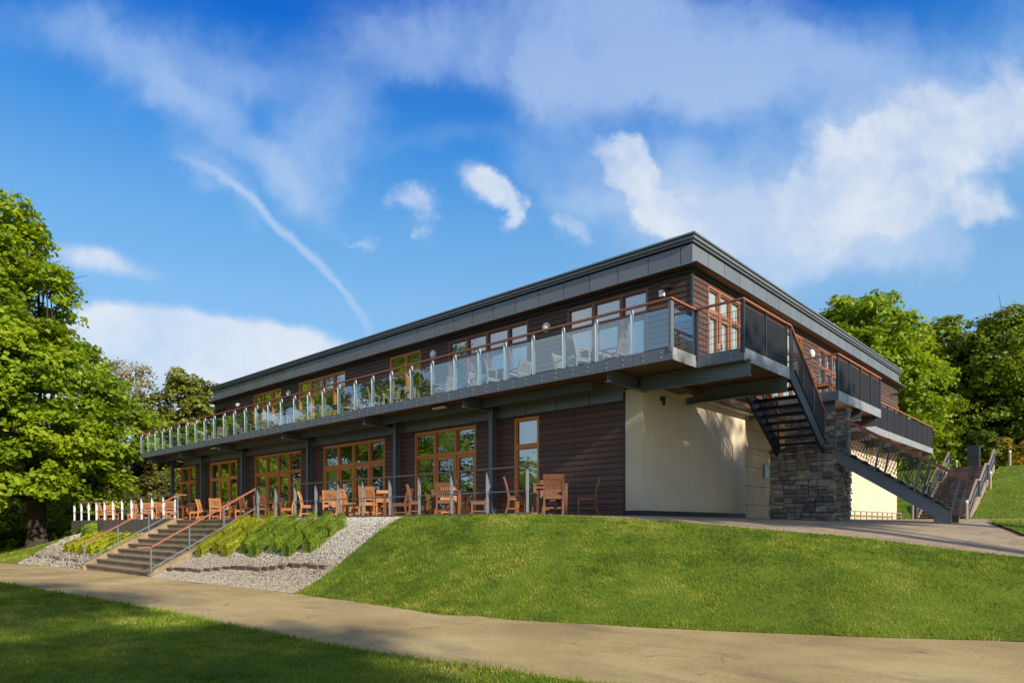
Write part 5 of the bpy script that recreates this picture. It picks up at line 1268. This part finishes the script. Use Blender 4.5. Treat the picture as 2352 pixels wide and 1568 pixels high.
for i, (x, Y, rr, hh, m, lb) in enumerate(((385, 47, 3.4, 5.2, 'olive', 'dark leafy evergreen shrub behind the left terrace railing'), (330, 50, 4.0, 7.5, 'olive', 'tall olive shrub beneath the bronze twiggy tree'), (300, 46.5, 2.2, 3.9, 'olive', 'olive bush left of the terrace end railing'), (215, 50, 4.6, 7.0, 'shrub', 'dark green bush mass behind the maple trunk, right of it'), (120, 50, 4.6, 5.0, 'box_green', 'low green bush directly behind the maple trunk'), (20, 46, 4.0, 4.0, 'box_green', 'low green shrub at the left edge under the maple'), (-90, 45, 4, 3.6, 'box_green', 'dark shrub outside the left edge beneath the maple'), (190, 44, 2.0, 2.2, 'box_green', 'small green shrub right of the maple trunk base'),
      (60, 62, 6, 9, 'olive', 'dark tree deep behind the maple trunk'), (250, 64, 6, 8, 'olive', 'dark tree far behind the bronze twiggy tree'), (430, 62, 5, 7, 'olive', 'dark tree behind the far corner of the building'), (-120, 60, 7, 12, 'olive', 'dark tree far left behind the maple'))):
    T_(x, Y, 'shrub' if hh < 7 else 'tree', auto_pads(rr, .3, hh, 12, 30+i, .7), hh*.3, .12, m, lb, 'shrub' if hh < 7 else 'tree', None, (14, 24), .18 if hh < 7 else .27, 40+i, 4, spray_r=.5 if hh < 7 else .9, flat=.6, low=-.9)
# right background
rp = [(2105, 50, 5.2, 1.5, 13.3, 'maple', 'rounded bright green tree rising behind the roof on the right', (17, 30), 26), (2225, 58, 4.6, 1, 13, 'maple', 'bright green tree behind the far roof corner', (16, 28), 16), (2300, 60, 4.6, 1, 14.6, 'maple2', 'green tree with a pointed top in the middle of the right-hand group', (16, 28), 24), (2470, 55, 5.0, 1.5, 13.8, 'maple2', 'dark green broad tree at the right edge above the hill steps', (16, 28), 24), (2595, 57, 6, 1, 13.6, 'maple2', 'dark green tree leaning in from the right edge', (13, 26), 18)]
for i, (x, Y, rr, hb, hh, m, lb, npz, npad) in enumerate(rp):
    T_(x, Y, 'broadleaf_tree', auto_pads(rr, hb, hh, int(npad*1.7), 60+i, .7), hh*.4, .35, m, lb, 'tree', 'trees beyond the hill steps', npz, .26, 70+i, 12, spray_r=.8, flat=.5, low=-.7, shell=.6)
T_(2205, 62, 'bare_tree', auto_pads(2.2, 8, 13.8, 6, 90, .8), 9, .15, 'twigleaf', 'thin bare twigs poking up between the right-hand trees', 'tree', None, (.3, 4), .1, 91, 6, barkm='twig', twigs=60)
for i, (x, Y, rr, hh, m, lb) in enumerate(((2180, 51, 3, 5.2, 'shrub', 'dark shrub under the far balcony, behind the lawn'), (2260, 52, 2.8, 6.2, 'maple2', 'mid-green shrub left of the metal cabinet'), (2320, 53, 2.8, 6.8, 'maple2', 'leafy shrub behind the metal cabinet'), (2400, 51, 2.2, 3.6, 'shrub', 'dark green shrub right of the metal cabinet'), (2500, 54, 3.0, 3.2, 'shrub', 'dark shrub at the right edge on top of the hill'), (2455, 50.5, 1.5, 2.9, 'gorse', 'yellow flowering gorse bush on top of the hill at the right'), (2505, 50, 1.3, 2.6, 'gorse', 'yellow flowering gorse bush cut by the right edge'), (2120, 56, 4, 4.5, 'shrub', 'dark shrub behind the end of the cream wall'))):
    T_(x, Y, 'shrub', auto_pads(rr, .2, hh, 12, 100+i, .7), hh*.3, .1, m, lb, 'shrub', None, (15, 26), .17, 110+i, 3, spray_r=.45, flat=.6, low=-.9)
for i, (x, Y) in enumerate(((2150, 72), (2300, 74), (2450, 72), (2600, 70))):
    T_(x, Y, 'tree', auto_pads(7, .5, 10, 14, 130+i, .6), 4, .3, 'olive', ['dark tree seen low between the right-hand trunks, leftmost', 'dark tree seen low between the right-hand trunks, second', 'dark tree seen low between the right-hand trunks, third', 'dark tree low behind the right edge'][i], 'tree', None, (5, 20), .32, 140+i, 4, spray_r=1.1, flat=.6, low=-.9)
# the park's trees behind and beside the viewpoint: they are mirrored in the glass and shade the lawn
def far_tree(s, t, hh, rr, m, seed, lb, npz=(3, 18), hb=2, npad=16): return tree('park_tree', s, t, Hz(max(-29, min(89, s)), max(-20, t)), auto_pads(rr, hb, hh, npad, seed, .55), hh*.35, .3, m, lb, 'tree', 'park trees around the viewpoint', npz, .36, seed, 5, spray_r=1.1, flat=.35, low=-.3, shell=.7)
for i, (s, t, hh, rr) in enumerate(((36, -14, 5.5, 4), (42, -22, 6.5, 5), (47, -11.5, 19, 5), (51, -9, 19, 6), (56, -14, 20, 7), (58, -1, 19, 6), (66, -6, 21, 8), (74, 3, 21, 8), (52, -30, 9, 7), (64, -20, 23, 9), (34, -33, 6.5, 6), (43, -38, 8.5, 7), (52, 5.5, 13, 4))):
    if i == 12: continue
    far_tree(s, t, hh, rr, ('maple', 'maple2', 'shrub', 'maple')[i % 4], 200+i, 'tall green park tree reflected in the windows, beyond the left of the lawn', (7, 20), .5, 20)
SH = [(-13, -2.2, 17, 4.0, 3, 15), (-13.5, -7, 18, 4.8, 2, 13), (-19, -4.5, 19, 4.5, 4, 9), (-11, -11.5, 11, 4.2, 2, 5), (-20, 2.5, 9.0, 2.4, 5, 2.0), (-22, -10, 14, 5, 2, 4)]
for i, (s, t, hh, rr, hb, dn) in enumerate(SH):
    far_tree(s, t, hh, rr, 'maple2', 220+i, 'park tree right of the viewpoint whose shade falls across the grass', (dn, 20), hb, 14)
wall_shade_pads = [(x, y, 9.75+z, 1.7, 1.7, 1.3) for x, y, z in ((-1.6, -1.4, 0), (0, 0, .1), (1.5, -1.2, 0), (-1.4, 1.2, 0), (1.3, 1.6, .1), (0, -2.2, -.1), (0, 2.4, 0), (-2.4, 0, -.2), (2.6, .3, 0))]  # crown flattened to shade the cream wall but keep bank and fascia lit
pier_shade_pads = [(x, y, 10.0+z, 1.7, 1.6, 1.5) for x, y, z in ((-1.5, -1.3, .2), (0, 0, 0), (1.5, -1.1, -.8), (-1.4, 1.1, 0), (1.3, 1.3, -.6), (0, 0, -1.6), (0, 2.0, -.5))]  # crown shaped to shade the pier and leave the balcony fascia lit
for i, (x, y, pp) in enumerate(((11, 13.0, wall_shade_pads), (11, 17.0, pier_shade_pads))):
    tree('park_tree', -x, y, 0, pp, 7.5, .3, 'maple2', ['flat-topped park tree shading the cream wall, off to the right', 'flat-topped park tree shading the stone pier, off to the right'][i], 'tree', None, (12, 22), .34, 240+i, 7, spray_r=.9, flat=.4, low=-.8, shell=.5)
for o in bpy.data.objects:
    if '_sh' in o: del o['_sh']
